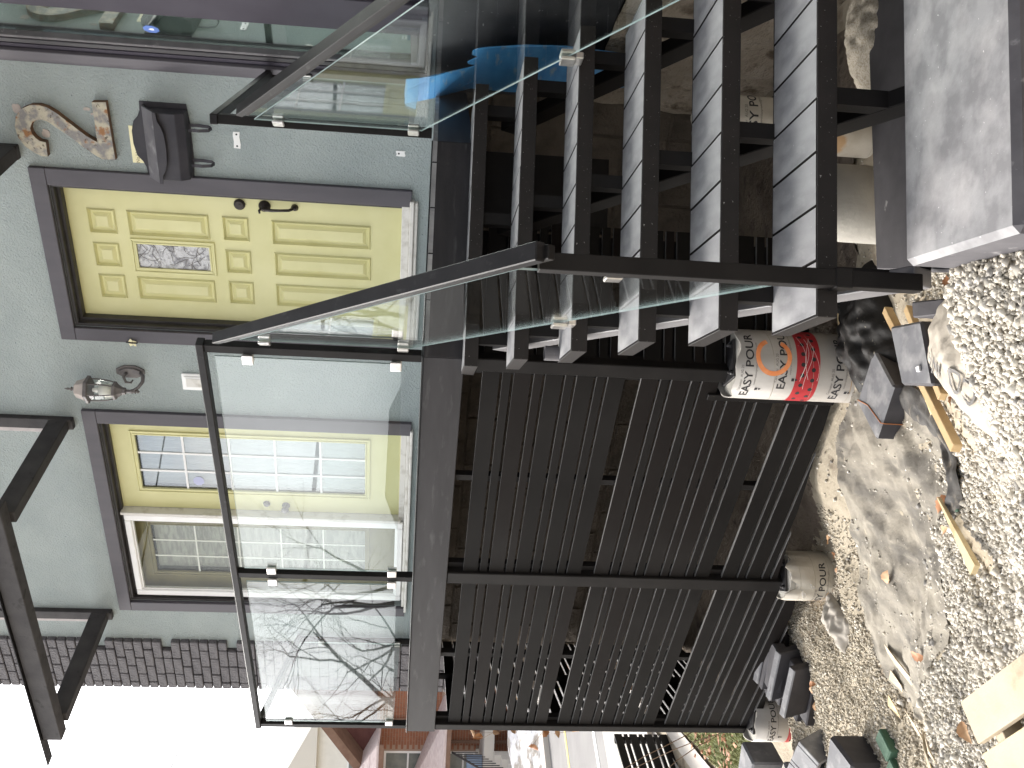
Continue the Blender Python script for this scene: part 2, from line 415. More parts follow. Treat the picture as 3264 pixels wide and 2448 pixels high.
def raw_mesh(name, verts, faces, mats, parent=None, c=(0, 0, 0), smooth=False):
    """Big meshes straight from numpy arrays (triangles)."""
    me = bpy.data.meshes.new(name)
    nv, nf = len(verts), len(faces)
    me.vertices.add(nv); me.vertices.foreach_set('co', np.asarray(verts, dtype=np.float32).ravel())
    k = faces.shape[1]
    me.loops.add(nf * k); me.loops.foreach_set('vertex_index', np.asarray(faces, dtype=np.int32).ravel())
    me.polygons.add(nf); me.polygons.foreach_set('loop_start', np.arange(0, nf * k, k, dtype=np.int32))
    me.polygons.foreach_set('loop_total', np.full(nf, k, dtype=np.int32))
    if smooth: me.polygons.foreach_set('use_smooth', [True] * nf)
    for x in (mats if isinstance(mats, (list, tuple)) else [mats]): me.materials.append(M[x])
    me.update(calc_edges=True)
    o = bpy.data.objects.new(name, me); COL.objects.link(o)
    return place(o, c, parent)

_txt_cache = {}
def text_shape(body, size, stretch=1.0, bold=0.0):
    """Vertices and faces of a line of lettering, centred, in 2-D."""
    key = (body, size, stretch, bold)
    if key in _txt_cache: return _txt_cache[key]
    cu = bpy.data.curves.new('lettering', 'FONT'); cu.body = body; cu.size = size; cu.resolution_u = 3
    cu.offset = bold; cu.fill_mode = 'FRONT'
    ob = bpy.data.objects.new('lettering', cu); COL.objects.link(ob)
    bpy.context.view_layer.update()
    me = bpy.data.meshes.new_from_object(ob.evaluated_get(bpy.context.evaluated_depsgraph_get()))
    vs = np.array([tuple(v.co) for v in me.vertices]).reshape(-1, 3)[:, :2]
    fs = [tuple(p.vertices) for p in me.polygons]
    bpy.data.objects.remove(ob); bpy.data.curves.remove(cu); bpy.data.meshes.remove(me)
    vs = vs - (vs.min(0) + vs.max(0)) / 2
    vs[:, 0] *= stretch
    _txt_cache[key] = (vs, fs)
    return vs, fs
def flat_text(mb, fn, body, size, a, b, stretch=1.0, bold=0.0, mi=0):
    """fn maps 2-D (x to the reader's right, y up) to the world."""
    vs, fs = text_shape(body, size, stretch, bold)
    mb.add([fn(a + x, b + y) for x, y in vs], fs, mi)

# ------------------------------------------------------------------ frames (eye height is z = 0)
TH, FOFF = 0.5819, 5.503
nF = Vector((math.sin(TH), math.cos(TH), 0)); dF = Vector((-math.cos(TH), math.sin(TH), 0))
def F(s, z, o=0.0):                       # facade: s to the left along the wall, o out of the wall
    return nF * (FOFF - o) + dF * s + Vector((0, 0, z))
BE = 0.7151
nD = Vector((math.sin(BE), math.cos(BE), 0)); dD = Vector((-math.cos(BE), math.sin(BE), 0))
C0 = Vector((0.0973, 4.05, 0))
def D(s, z, o=0.0):                       # front edge of the deck
    return C0 + dD * s - nD * o + Vector((0, 0, z))
AL = 0.1051
RUN = Vector((-math.sin(AL), math.cos(AL), 0)); TRV = Vector((math.cos(AL), math.sin(AL), 0))
X0, Y0, RR, PP, WD, TT, TD = 0.0643, 3.8196, 0.2837, 0.1721, 1.1808, 0.0548, 0.3294
DECK_Z = 0.0148
def ztread(k): return DECK_Z - PP * k
S6 = Vector((X0, Y0, 0)) - RUN * RR * 5
def S(a, b, z):                           # stairs: a to the right, b back from the front of the lowest tread
    return S6 + TRV * a + RUN * b + Vector((0, 0, z))
JV = Vector((1.6816, 5.4809, 0))
def W(t, z, o=0.0):                       # wall with the window: t toward the street, o out of the wall
    return JV - RUN * t - TRV * o + Vector((0, 0, z))
def world_fr(x, y, z): return Vector((x, y, z))
def yaw_frame(origin, ang, tilt=None):
    o = Vector(origin); ca, sa = math.cos(ang), math.sin(ang)
    R = Matrix.Rotation(ang, 3, 'Z')
    if tilt is not None: R = R @ Matrix.Rotation(tilt[1], 3, tilt[0])
    return lambda a, b, c: o + R @ Vector((a, b, c))

# ------------------------------------------------------------------ terrain height
_CP = np.array([(.35,2.3,-1.37),(.3,1.7,-1.40),(1.2,1.9,-1.40),(.9,2.6,-1.42),(.3,2.6,-1.53),(-.3,2.0,-1.44),(-1.0,2.0,-1.50),(-.5,1.2,-1.45),(-1.5,1.5,-1.5),
(.2,3.0,-1.71),(.9,3.4,-1.75),(1.5,4.0,-1.80),(.1,3.7,-1.84),(-.2,3.3,-1.82),(-.5,2.8,-1.74),(-.55,3.6,-1.93),(-.9,4.3,-2.06),(-.1,4.4,-1.9),(.6,4.6,-1.88),(-1.0,3.0,-1.80),(-1.3,3.7,-2.03),(-1.4,4.6,-2.14),(-1.9,5.4,-2.33),(-2.3,6.0,-2.45),(-1.0,4.95,-2.26),(-.5,6.,-2.15),(-1.6,2.6,-1.78),(-2.0,3.6,-2.05),(-2.4,4.6,-2.3),(-3,3,-2.0),(-3.2,5.5,-2.5),(1.5,5.2,-1.85),(.5,5.6,-1.95),(-3.4,7,-2.65),(-2.8,1.5,-1.7)])
STREET_Z = -2.9
def _G0(x, y):
    d = (x[..., None] - _CP[:, 0]) ** 2 + (y[..., None] - _CP[:, 1]) ** 2
    w = 1 / (d + .02) ** 1.5
    return (w * _CP[:, 2]).sum(-1) / w.sum(-1)
def sstep(t): t = np.clip(t, 0, 1); return t * t * (3 - 2 * t)
def G(x, y):
    x = np.asarray(x, float); y = np.asarray(y, float)
    z = _G0(x, y)
    far = np.maximum(sstep((-2.3 - x) / 1.6) * sstep((y - 4.5) / 1.5), np.maximum(sstep((-x - 4) / 5), sstep((y - 8.5) / 3)))
    far = np.maximum(far, sstep((-y - 1) / 5))
    return z * (1 - far) + STREET_Z * far
def gz(x, y): return float(G(np.array([x]), np.array([y]))[0])
def vnoise(x, y, sc, seed):
    r = np.random.default_rng(seed); out = np.zeros_like(x, dtype=float)
    for k in range(6):
        a = r.uniform(0, 2 * PI); f = sc * r.uniform(.6, 1.8); p = r.uniform(0, 2 * PI)
        out += np.sin((x * np.cos(a) + y * np.sin(a)) * f + p + 1.3 * np.sin((x * np.sin(a) - y * np.cos(a)) * f * .7 + p * 2))
    return out / 6
def bumpy(x, y): return .016 * vnoise(x, y, 14, 3) + .010 * vnoise(x, y, 33, 4)

# ================================================================== SETTING
def axis_pts(lo, hi, step, outer):
    a = np.arange(lo, hi + step / 2, step)
    left, right = [], []
    d = step; p = lo
    while p > -outer: d *= 1.35; p -= d; left.append(p)
    d = step; p = hi
    while p < outer: d *= 1.35; p += d; right.append(p)
    return np.concatenate([np.array(left[::-1]), a, np.array(right)])
gx = axis_pts(-3.4, 2.2, .035, 160); gy = axis_pts(.6, 7.0, .035, 160)
XX, YY = np.meshgrid(gx, gy)
inn = sstep((3.6 - np.abs(XX + .6)) / .5) * sstep((3.4 - np.abs(YY - 3.8)) / .4)
ZZ = G(XX, YY) + bumpy(XX, YY) * inn - .003
nx, ny = len(gx), len(gy)
idx = np.arange(nx * ny).reshape(ny, nx)
quads = np.stack([idx[:-1, :-1], idx[:-1, 1:], idx[1:, 1:], idx[1:, :-1]], -1).reshape(-1, 4)
ground = raw_mesh('ground', np.stack([XX, YY, ZZ], -1).reshape(-1, 3), quads, 'soil', smooth=True)
tag(ground, 'sandy bare soil around the footings', kind='structure')

# street: the near kerb, road and far kerb run away to the left
def street_fr(origin, dirv):
    o = Vector(origin); d = Vector(dirv).normalized(); n = Vector((-d.y, d.x, 0))
    return lambda a, b, z: o + d * a + n * b + Vector((0, 0, z))
SF = street_fr((-6.35, 17.42, STREET_Z), (-.4964, -.8681, 0))
def strip(name, mname, b0, b1, z0, z1, a0=-90, a1=90):
    mb = MB(); mb.box(SF, a0, a1, b0, b1, z0, z1)
    return tag(mb.build(name, mname), kind='structure')
strip('road', 'asphalt', -1.8, 3.1, -.2, .02)
strip('road_line', 'yellow_line', -.07, .06, .02, .027)
strip('road_line', 'white_line', 2.15, 2.30, .02, .027)
strip('kerb', 'pavement', -2.3, -1.8, -.2, .13)
strip('pavement', 'pavement', 3.1, 5.2, -.2, .10)
mb = MB()
xs = np.linspace(-22, 22, 70); ys = np.linspace(-7.4, -2.4, 16); vs = []
for a in xs:
    for b in ys:
        e = max(0, min(1, (b + 7.4) / 1.2, (-2.4 - b) / .9))
        vs.append(SF(a, b, -.1 + .40 * e * (.8 + .5 * math.sin(a * 1.3 + b) * math.sin(a * .7 - b * 2))))
mb.add(vs, [(i * 16 + j, (i + 1) * 16 + j, (i + 1) * 16 + j + 1, i * 16 + j + 1) for i in range(69) for j in range(15)])
tag(mb.build('snow_bank', 'snow', smooth=True), kind='stuff')

def xy_grid(name, mname, x0, x1, y0, y1, lift, n, amp=0.0, kind='structure'):
    ax = np.linspace(x0, x1, n[0]); ay = np.linspace(y0, y1, n[1])
    A, B = np.meshgrid(ax, ay); Zz = G(A, B) + lift + amp * RNG.random(A.shape)
    k = np.arange(n[0] * n[1]).reshape(n[1], n[0])
    q = np.stack([k[:-1, :-1], k[:-1, 1:], k[1:, 1:], k[1:, :-1]], -1).reshape(-1, 4)
    return tag(raw_mesh(name, np.stack([A, B, Zz], -1).reshape(-1, 3), q, mname, smooth=True), kind=kind)
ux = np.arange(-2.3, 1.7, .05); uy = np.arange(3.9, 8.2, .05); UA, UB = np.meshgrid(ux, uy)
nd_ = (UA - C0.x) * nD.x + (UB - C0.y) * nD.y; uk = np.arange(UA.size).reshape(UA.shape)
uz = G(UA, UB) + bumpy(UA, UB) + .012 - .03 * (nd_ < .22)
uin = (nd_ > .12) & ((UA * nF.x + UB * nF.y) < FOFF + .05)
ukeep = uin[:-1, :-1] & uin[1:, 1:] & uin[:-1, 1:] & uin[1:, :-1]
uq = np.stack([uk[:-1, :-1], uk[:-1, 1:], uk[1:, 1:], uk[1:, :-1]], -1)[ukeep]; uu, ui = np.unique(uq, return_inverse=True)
tag(raw_mesh('ground', np.stack([UA, UB, uz], -1).reshape(-1, 3)[uu], ui.reshape(-1, 4), 'shaded_dirt', smooth=True), kind='structure')  # darker soil sheet; shade under the deck is also put into its colour
xy_grid('path', 'pavement', -4.9, -3.98, 5.5, 12.0, .03, (10, 60))
xy_grid('path', 'pavement', -3.80, -3.42, 5.5, 12.0, .035, (6, 60))
xy_grid('lawn', 'lawn', -3.30, -2.25, 6.3, 11.5, .02, (50, 200), amp=.05, kind='stuff')

# ================================================================== HOUSE
house = thing('house', 'grey green stucco house with olive doors and dark trim behind the deck', 'house', F(3.2, -1.9, 0))
QS0, QS1 = 6.28, 6.86            # brick corner
# stucco front with openings
OPEN1 = (2.345, 3.318, .085, 2.272); OPEN2 = (4.088, 5.835, .06, 2.24); OPEN3 = (4.6, 5.90, 3.27, 4.4)
def wall_sheet(mb, fr, s0, s1, z0, z1, holes, depth):
    ss = sorted({s0, s1, *[h[0] for h in holes], *[h[1] for h in holes]})
    zs = sorted({z0, z1, *[h[2] for h in holes], *[h[3] for h in holes]})
    for i in range(len(ss) - 1):
        for j in range(len(zs) - 1):
            cs, cz = (ss[i] + ss[i + 1]) / 2, (zs[j] + zs[j + 1]) / 2
            if any(h[0] < cs < h[1] and h[2] < cz < h[3] for h in holes): continue
            mb.add([fr(ss[i], zs[j], 0), fr(ss[i + 1], zs[j], 0), fr(ss[i + 1], zs[j + 1], 0), fr(ss[i], zs[j + 1], 0)], [(0, 1, 2, 3)])
    for a, b, c, d in holes:
        for p, q in (((a, c), (b, c)), ((b, c), (b, d)), ((b, d), (a, d)), ((a, d), (a, c))):
            mb.add([fr(*p, 0), fr(*q, 0), fr(*q, -depth), fr(*p, -depth)], [(0, 1, 2, 3)])
mb = MB(); wall_sheet(mb, F, 0.0, QS0 + .12, -.02, 5.2, [OPEN1, OPEN2, OPEN3], .2)
mb.build('wall', 'stucco', house, recalc=False)
mb = MB(); mb.box(F, 0.02, 6.84, -3.0, 5.2, -.22, -6.0)
mb.build('inner_wall', 'interior', house)
mb = MB(); mb.box(F, 0.02, 6.84, -3.0, -.02, -.22, -.01)
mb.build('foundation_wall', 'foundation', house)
# foundation seen between the slats: courses of rough blocks
fb0 = None
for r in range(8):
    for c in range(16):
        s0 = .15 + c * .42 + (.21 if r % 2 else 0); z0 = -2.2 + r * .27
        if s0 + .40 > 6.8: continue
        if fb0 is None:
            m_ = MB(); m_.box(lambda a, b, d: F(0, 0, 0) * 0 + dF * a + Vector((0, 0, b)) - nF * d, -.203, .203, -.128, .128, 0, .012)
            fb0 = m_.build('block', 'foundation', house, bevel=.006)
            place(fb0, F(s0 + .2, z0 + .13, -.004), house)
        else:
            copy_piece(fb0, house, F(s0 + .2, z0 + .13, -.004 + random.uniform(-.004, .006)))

# window wall on the right
mb = MB(); wall_sheet(mb, W, 0.0, 5.0, .06, 5.2, [(.17, .67, .06, 4.6), (.98, 2.2, .06, 4.6)], .1)
mb.build('side_wall', 'mullion_dark', house, recalc=False)
mb = MB(); mb.box(W, 0.02, 5.0, -3.0, 5.2, -.12, -4.0)
mb.build('inner_wall', 'interior', house)
mb = MB(); gx_ = np.linspace(0, 5, 70); gz_ = np.linspace(-2.6, -.84, 30)
def lump(t, z): return .03 + .035 * float(vnoise(np.array([t]), np.array([z]), 6, 61)[0]) + .02 * float(vnoise(np.array([t]), np.array([z]), 17, 62)[0])
mb.add([W(t, z, lump(t, z)) for t in gx_ for z in gz_], [(i * 30 + j, (i + 1) * 30 + j, (i + 1) * 30 + j + 1, i * 30 + j + 1) for i in range(69) for j in range(29)])
mb.build('rough_footing', 'foundation_pale', house, smooth=True)
mb = MB(); mb.box(W, 0.0, 5.0, -.84, .058, -.10, .012)
mb.build('membrane', 'membrane', house, bevel=.004)
win = None
for (t0, t1) in ((.17, .67), (.98, 2.2)):
    m_ = MB()
    for a, b, c, d in ((t0, t0 + .045, .06, 4.6), (t1 - .03, t1, .06, 4.6), (t0 + .045, t1 - .03, .06, .11), (t0 + .045, t1 - .03, 4.55, 4.6)):
        m_.box(W, a, b, c, d, -.06, -.005)
    w_ = m_.build('window', 'gasket', house, bevel=.003)
    m_ = MB(); m_.box(W, t0 + .0455, t0 + .072, .11, 4.55, -.055, -.012); m_.box(W, t0 + .0725, t1 - .031, .11, .15, -.055, -.012)
    m_.build('frame', 'slab_side', w_, bevel=.003)
    m_ = MB(); m_.box(W, t0 + .0725, t1 - .031, .15, 4.55, -.05, -.044)
    m_.build('pane', 'window_glass', w_)
    m_ = MB(); m_.box(W, t0 + .0725, t1 - .031, .15, 4.55, -.085, -.08); m_.build('pane_back', 'pane_back_tone', w_)  # pale sheet added behind the pane, its colour standing in for soft reflection
m_ = MB()
for a, b in ((-.012, .125),):
    m_.box(W, a, b, .06, 5.2, .0, .022)
m_.build('trim_board', 'trim', house, bevel=.003)
m_ = MB(); m_.box(W, .665, .97, .06, 5.2, .0, .022)
m_.build('trim_board', 'mullion_dark', house, bevel=.003)
# octagonal alarm sticker in the side window
def ngon(fr2, cx, cy, r, n, ph=0.0): return [(cx + r * math.cos(2 * PI * i / n + ph), cy + r * math.sin(2 * PI * i / n + ph)) for i in range(n)]
st = MB(); st.prism(lambda a, b, c: W(a, b, c), ngon(None, .37, 1.50, .042, 8, PI / 8), -.0435, -.0425)
st_o = st.build('sticker', 'sticker_blue', None)
tag(st_o, 'small blue eight sided alarm sticker inside the side window pane', 'sticker')
m_ = MB(); m_.prism(lambda a, b, c: W(a, b, c), [(.360, 1.486), (.381, 1.486), (.381, 1.50), (.37, 1.514), (.360, 1.50)], -.0424, -.042)
m_.build('emblem', 'sticker_white', st_o)
# blue waterproofing flap torn off over the black membrane
def WB(t, z, o=0.0): return W(t, z, .12 + o)
flap = [(.372, .169), (.23, .18), (.084, .182), (.13, .10), (.182, .014), (.25, -.10), (.289, -.181), (.28, -.28), (.27, -.392), (.33, -.53), (.409, -.689), (.43, -1.02), (.868, -1.02), (.864, -.745), (.854, -.62), (.854, -.416), (.849, -.224), (.83, -.185), (.804, -.164), (.763, -.161), (.739, -.194), (.71, -.17), (.677, -.144), (.653, -.148), (.636, -.19), (.606, -.164), (.55, -.07), (.472, .018), (.42, .09)]
m_ = MB()
m_.prism(lambda a, b, c: WB(a, b, c + .02 * math.sin(b * 9 + a * 4)), flap, 0.0, .004)
blue = m_.build('membrane_flap', 'blue', None)
tag(blue, 'torn bright blue waterproofing membrane peeling from the wall under the side window', 'membrane')

# brick corner with toothed edge
m_ = MB(); m_.box(F, QS0 + .10, QS1 - .02, -.6, 5.2, -.25, .012)
m_.build('mortar_bed', 'mortar', house)
bk = {}
def brick(s0, s1, z):
    w = round(s1 - s0, 3); key = w
    if key not in bk:
        q = MB(); q.box(lambda a, b, c: dF * a + Vector((0, 0, b)) - nF * c, -w / 2, w / 2, -.034, .034, -.02, .052)
        bk[key] = q.build('brick', 'quoin', house, bevel=.005)
        place(bk[key], F((s0 + s1) / 2, z, random.uniform(0, .006)), house)
    else:
        copy_piece(bk[key], house, F((s0 + s1) / 2, z, random.uniform(0, .006)))
row = 0
z = -.55
while z < 3.9:
    ph = row % 7
    left = QS1
    out = ph != 6
    s_start = QS0 + (0.0 if out else .105)
    ws = [.20, .20, .18] if row % 2 else [.10, .20, .20, .08]
    s = s_start
    if not out: ws = [.19, .19, .095] if row % 2 else [.095, .19, .19]
    for w in ws:
        e = min(s + w, QS1)
        if e - s > .03: brick(s + .004, e - .004, z)
        s = e
    z += .0755; row += 1
m_ = MB(); m_.box(F, QS1 - .02, QS1, -3.0, 5.2, -6.0, -.26)
m_.build('end_wall', 'mortar', house)

# ---- doors
OL, WH = 'olive', 'white'
def casing(parent, o, t=.095, z0=.075, drop=.0):
    a, b, c, d = o
    for nm, (s0, s1, zz0, zz1) in (('casing_board', (a - t - .012, a - .002, z0, d)), ('casing_board', (b + .002, b + t, z0, d)), ('casing_board', (a - t - .012, b + t, d + .001, d + t))):
        q = MB(); q.box(F, s0, s1, zz0, zz1, -.01, .030); q.build(nm, 'trim', parent, bevel=.003)
def jamb(parent, o, depth=.14):
    a, b, c, d = o
    q = MB()
    for k, (w, dd) in enumerate(((.02, .0), (.038, -.045))):
        q.box(F, a, a + w, c + .10, d, -depth, dd); q.box(F, b - w, b, c + .10, d, -depth, dd); q.box(F, a + w, b - w, d - w, d, -depth, dd)
    q.build('jamb', 'jamb', parent, bevel=.002)

def raised_panel(q, s0, s1, z0, z1, o):
    """moulded panel: a sunk bead and a raised field"""
    ring = [(s0, s1, z0, z1, o + .001), (s0 + .007, s1 - .007, z0 + .007, z1 - .007, o + .012), (s0 + .018, s1 - .018, z0 + .018, z1 - .018, o - .011),
            (s0 + .028, s1 - .028, z0 + .028, z1 - .028, o - .010), (s0 + .050, s1 - .050, z0 + .050, z1 - .050, o + .006)]
    vs = []
    for a, b, c, d, oo in ring: vs += [F(a, c, oo), F(b, c, oo), F(b, d, oo), F(a, d, oo)]
    fs = []
    for i in range(len(ring) - 1):
        for j in range(4):
            k = (j + 1) % 4; fs.append((i * 4 + j, i * 4 + k, i * 4 + 4 + k, i * 4 + 4 + j))
    e = (len(ring) - 1) * 4
    fs.append((e, e + 1, e + 2, e + 3))
    q.add(vs, fs)

# entry door
OD = -.10
entry = MB()
holes = [(2.717, 2.955, 1.362, 1.88)]
pans = [(2.530, 2.696, 1.949, 2.119), (2.759, 2.925, 1.953, 2.114), (2.982, 3.152, 1.946, 2.112), (2.530, 2.699, 1.384, 1.880), (2.988, 3.151, 1.380, 1.872),
        (2.532, 2.696, 1.140, 1.303), (2.762, 2.925, 1.138, 1.300), (2.985, 3.150, 1.134, 1.296), (2.540, 2.704, .381, 1.000), (2.763, 2.926, .377, .992), (2.989, 3.150, .376, .994)]
allh = holes + [(a, b, c, d) for a, b, c, d in pans]
def OF(o): return lambda s, z, d: F(s, z, o + d)
wall_sheet(entry, OF(OD), 2.36, 3.312, .185, 2.262, allh, .012)
entry_o = entry.build('entry_door', OL, house, recalc=False)
q = MB(); q.box(F, 2.36, 3.312, .185, 2.262, OD - .045, OD - .0125); q.build('door_core', OL, entry_o)
for p in pans:
    q = MB(); raised_panel(q, *p, OD); q.build('panel', OL, entry_o, recalc=False)
q = MB()
a, b, c, d = holes[0]
for k, (w0, w1, hh) in enumerate(((0, .012, .012), (.012, .024, .006), (.024, .036, .010))):
    for e in ((a + w0, a + w1, c + w0, d - w0), (b - w1, b - w0, c + w0, d - w0), (a + w1, b - w1, c + w0, c + w1), (a + w1, b - w1, d - w1, d - w0)):
        q.box(F, *e, OD - .012, OD + hh)
q.build('lite_frame', OL, entry_o, bevel=.002)
q = MB(); q.box(F, a + .036, b - .036, c + .036, d - .036, OD - .012, OD - .002); lite = q.build('leaded_glass', 'leaded', entry_o)
q = MB()
for k in range(26):      # came lines of the leaded pane
    x0_, z0_ = random.uniform(a + .04, b - .04), random.uniform(c + .04, d - .04)
    ang = random.uniform(0, PI); pts = []
    for i in range(7):
        x0_ = min(max(x0_ + .022 * math.cos(ang), a + .038), b - .038); z0_ = min(max(z0_ + .022 * math.sin(ang), c + .038), d - .038); ang += random.uniform(-.55, .75)
        pts.append(F(x0_, z0_, OD + .0005))
    q.tube(pts, .0016, 4)
q.build('came', 'lamp_metal', entry_o)
# deadbolt, handle
q = MB(); q.lathe(F(2.445, 1.187, OD), [(.034, 0), (.036, .004), (.034, .012), (.026, .018), (.025, .021), (.010, .022), (.010, .026)], 20, axis=-nF)
q.build('deadbolt', 'bronze', entry_o, smooth=False)
q = MB()
q.lathe(F(2.447, 1.035, OD), [(.036, 0), (.038, .004), (.034, .014), (.020, .020), (.016, .040)], 20, axis=-nF)
q.tube([F(2.447, 1.035, OD + .035), F(2.449, 1.02, OD + .055), F(2.449, .98, OD + .060), F(2.447, .93, OD + .058), F(2.446, .88, OD + .05), F(2.445, .855, OD + .02)], [.012, .012, .010, .009, .009, .010], 8)
q.lathe(F(2.445, .850, OD), [(.022, 0), (.023, .005), (.014, .02), (.010, .03)], 14, axis=-nF)
q.tube([F(2.445, 1.05, OD + .02), F(2.462, 1.062, OD + .045), F(2.475, 1.058, OD + .055)], [.006, .008, .006], 6)
q.build('handle', 'bronze', entry_o, smooth=True)
jamb(entry_o, OPEN1)
casing(house, OPEN1, z0=.125)
q = MB(); q.box(F, 2.30, 3.36, .108, .135, -.14, .045); q.box(F, 2.345, 3.318, .1355, .184, -.14, .004); q.box(F, 2.31, 3.35, .085, .1075, -.14, .03)
q.build('sill', 'dirty_white', entry_o, bevel=.004)

# pair of glazed doors
OP = -.08
pair = MB(); lh = (4.212, 4.775, .37, 2.075)
wall_sheet(pair, OF(OP), 4.11, 4.925, .150, 2.215, [lh], .02)
pair_o = pair.build('patio_door', OL, house, recalc=False)
q = MB(); q.box(F, 4.11, 4.925, .15, .369, OP - .045, OP - .021); q.box(F, 4.11, 4.925, 2.076, 2.215, OP - .045, OP - .021)
q.box(F, 4.11, 4.211, .369, 2.076, OP - .045, OP - .021); q.box(F, 4.776, 4.925, .369, 2.076, OP - .045, OP - .021)
q.build('door_core', OL, pair_o)
def lite_set(parent, a, b, c, d, o, frame_mat, cols, rows, bar_mat, glass, back, bw=.008):
    q = MB()
    for w0, w1, hh in ((0, .012, .012), (.012, .026, .006), (.026, .036, .010)):
        for e in ((a + w0, a + w1, c + w0, d - w0), (b - w1, b - w0, c + w0, d - w0), (a + w1, b - w1, c + w0, c + w1), (a + w1, b - w1, d - w1, d - w0)):
            q.box(F, *e, o - .012, o + hh)
    q.build('lite_frame', frame_mat, parent, bevel=.002)
    ga, gb, gc, gd = a + .036, b - .036, c + .036, d - .036
    xs_ = np.linspace(ga, gb, cols + 1); zs_ = np.linspace(gc, gd, rows + 1)
    for i in range(cols):
        for j in range(rows):
            q = MB(); q.box(F, xs_[i], xs_[i + 1], zs_[j], zs_[j + 1], o - .012, o - .008); q.build('pane', glass, parent)
    q = MB()
    for x in xs_[1:-1]: q.box(F, x - bw, x + bw, gc, gd, o - .0075, o - .002)
    for x in zs_[1:-1]: q.box(F, ga, gb, x - bw, x + bw, o - .0077, o - .0022)
    q.build('glazing_bars', bar_mat, parent)
    q = MB(); q.box(F, ga, gb, gc, gd, o - .065, o - .060); q.build('pane_back', back, parent)
lite_set(pair_o, *lh, OP, OL, 3, 5, 'white', 'door_glass', 'curtain')
q = MB(); q.lathe(F(4.855, 1.143, OP), [(.026, 0), (.027, .004), (.02, .015), (.018, .02)], 16, axis=-nF); q.build('deadbolt', 'lamp_metal', pair_o)
q = MB(); q.lathe(F(4.868, 1.0, OP), [(.030, 0), (.03, .006), (.013, .012), (.013, .035), (.026, .045), (.028, .06), (.016, .07)], 16, axis=-nF); q.build('knob', 'lamp_metal', pair_o, smooth=True)
jamb(pair_o, OPEN2)
casing(house, OPEN2, z0=.075)
q = MB(); q.box(F, 4.928, 4.952, .13, 2.21, -.10, -.005); q.build('mullion', 'dirty_white', pair_o, bevel=.004)
q = MB(); q.box(F, 4.04, 5.87, .062, .082, -.14, .045); q.box(F, 4.09, 5.83, .083, .105, -.14, .02); q.box(F, 4.09, 5.83, .106, .149, -.14, -.05)
q.build('sill', 'dirty_white', pair_o, bevel=.004)
# screen door in front of the left leaf
scr = MB()
for e in ((4.957, 5.012, .112, 2.192), (5.740, 5.795, .112, 2.192), (5.0125, 5.7395, .112, .160), (5.0125, 5.7395, 2.144, 2.192)):
    scr.box(F, *e, -.045, -.012)
scr_o = scr.build('screen_door', 'white', house, bevel=.006)
q = MB()
for e in ((5.0125, 5.024, .1605, 2.1435), (5.728, 5.7395, .1605, 2.1435), (5.0245, 5.7275, .1605, .172), (5.0245, 5.7275, 2.132, 2.1435)):
    q.box(F, *e, -.052, -.026)
q.build('glazing_bead', 'white', scr_o, bevel=.002)
q = MB(); q.box(F, 5.0245, 5.7275, .1725, 2.1315, -.036, -.032); q.build('pane', 'clear_glass', scr_o)
leaf_o = MB(); l2 = (5.09, 5.655, .37, 2.075)
wall_sheet(leaf_o, OF(-.11), 4.955, 5.83, .15, 2.215, [l2], .02)
leaf_o = leaf_o.build('patio_door', 'olive_dark', house, recalc=False)
lite_set(leaf_o, *l2, -.11, 'olive_dark', 3, 5, 'white', 'clear_glass', 'wood_grain_film', .006)

# upper window, only its lower corner is in view
q = MB()
a, b, c, d = OPEN3
for e in ((a, a + .05, c, d), (b - .05, b, c, d), (a + .05, b - .05, c, c + .05), (a + .05, b - .05, d - .05, d)): q.box(F, *e, -.06, .012)
uw = q.build('window', 'white', house, bevel=.004)
q = MB(); q.box(F, a + .05, b - .05, c + .05, d - .05, -.05, -.044); q.build('pane', 'window_glass', uw)
q = MB()
for e in ((a - .07, a - .001, c - .07, d + .07), (b + .001, b + .07, c - .07, d + .07), (a - .0005, b + .0005, c - .07, c - .001)): q.box(F, *e, -.01, .03)
q.build('casing', 'trim', uw, bevel=.003)

# ================================================================== AWNING FRAME over the patio doors
aw = thing('awning_frame', 'dark timber awning frame without its roof above the patio doors', 'awning frame', F(5.05, 2.4, 0))
for s0, ztop in ((4.053, 3.6), (5.945, 3.6)):
    q = MB(); q.box(F, s0, s0 + .085, 2.40, ztop, .001, .045); q.build('wall_post', 'timber_dark', aw, bevel=.004)
    q = MB(); q.box(F, s0 + .0855, s0 + .125, 2.46, ztop, .001, .03); q.build('wall_packer', 'bare_timber', aw, bevel=.004)
    q = MB(); q.box(F, s0, s0 + .085, 2.43, 2.555, .046, 1.0); q.build('arm', 'timber_dark', aw, bevel=.005)
q = MB(); q.box(F, 3.95, 6.115, 2.455, 2.585, 1.001, 1.10); q.build('front_beam', 'timber_dark', aw, bevel=.005)
q = MB(); q.box(F, 3.95, 6.38, 2.586, 2.592, 1.04, 1.125); q.build('drip_edge', 'rail', aw)
# second frame over the entry door, only the end of one arm reaches into view
aw2 = thing('awning_frame', 'dark timber awning arm above the entry door with only its end in view', 'awning frame', F(2.15, 2.4, 0))
for s0 in (2.11,):
    q = MB(); q.box(F, s0, s0 + .085, 2.401, 3.6, .001, .045); q.build('wall_post', 'timber_dark', aw2, bevel=.004)
    q = MB(); q.box(F, s0, s0 + .085, 2.405, 2.535, .046, 1.0); q.build('arm', 'timber_dark', aw2, bevel=.005)
q = MB(); q.box(F, 1.0, 2.32, 2.455, 2.585, 1.001, 1.10); q.build('front_beam', 'timber_dark', aw2, bevel=.005)

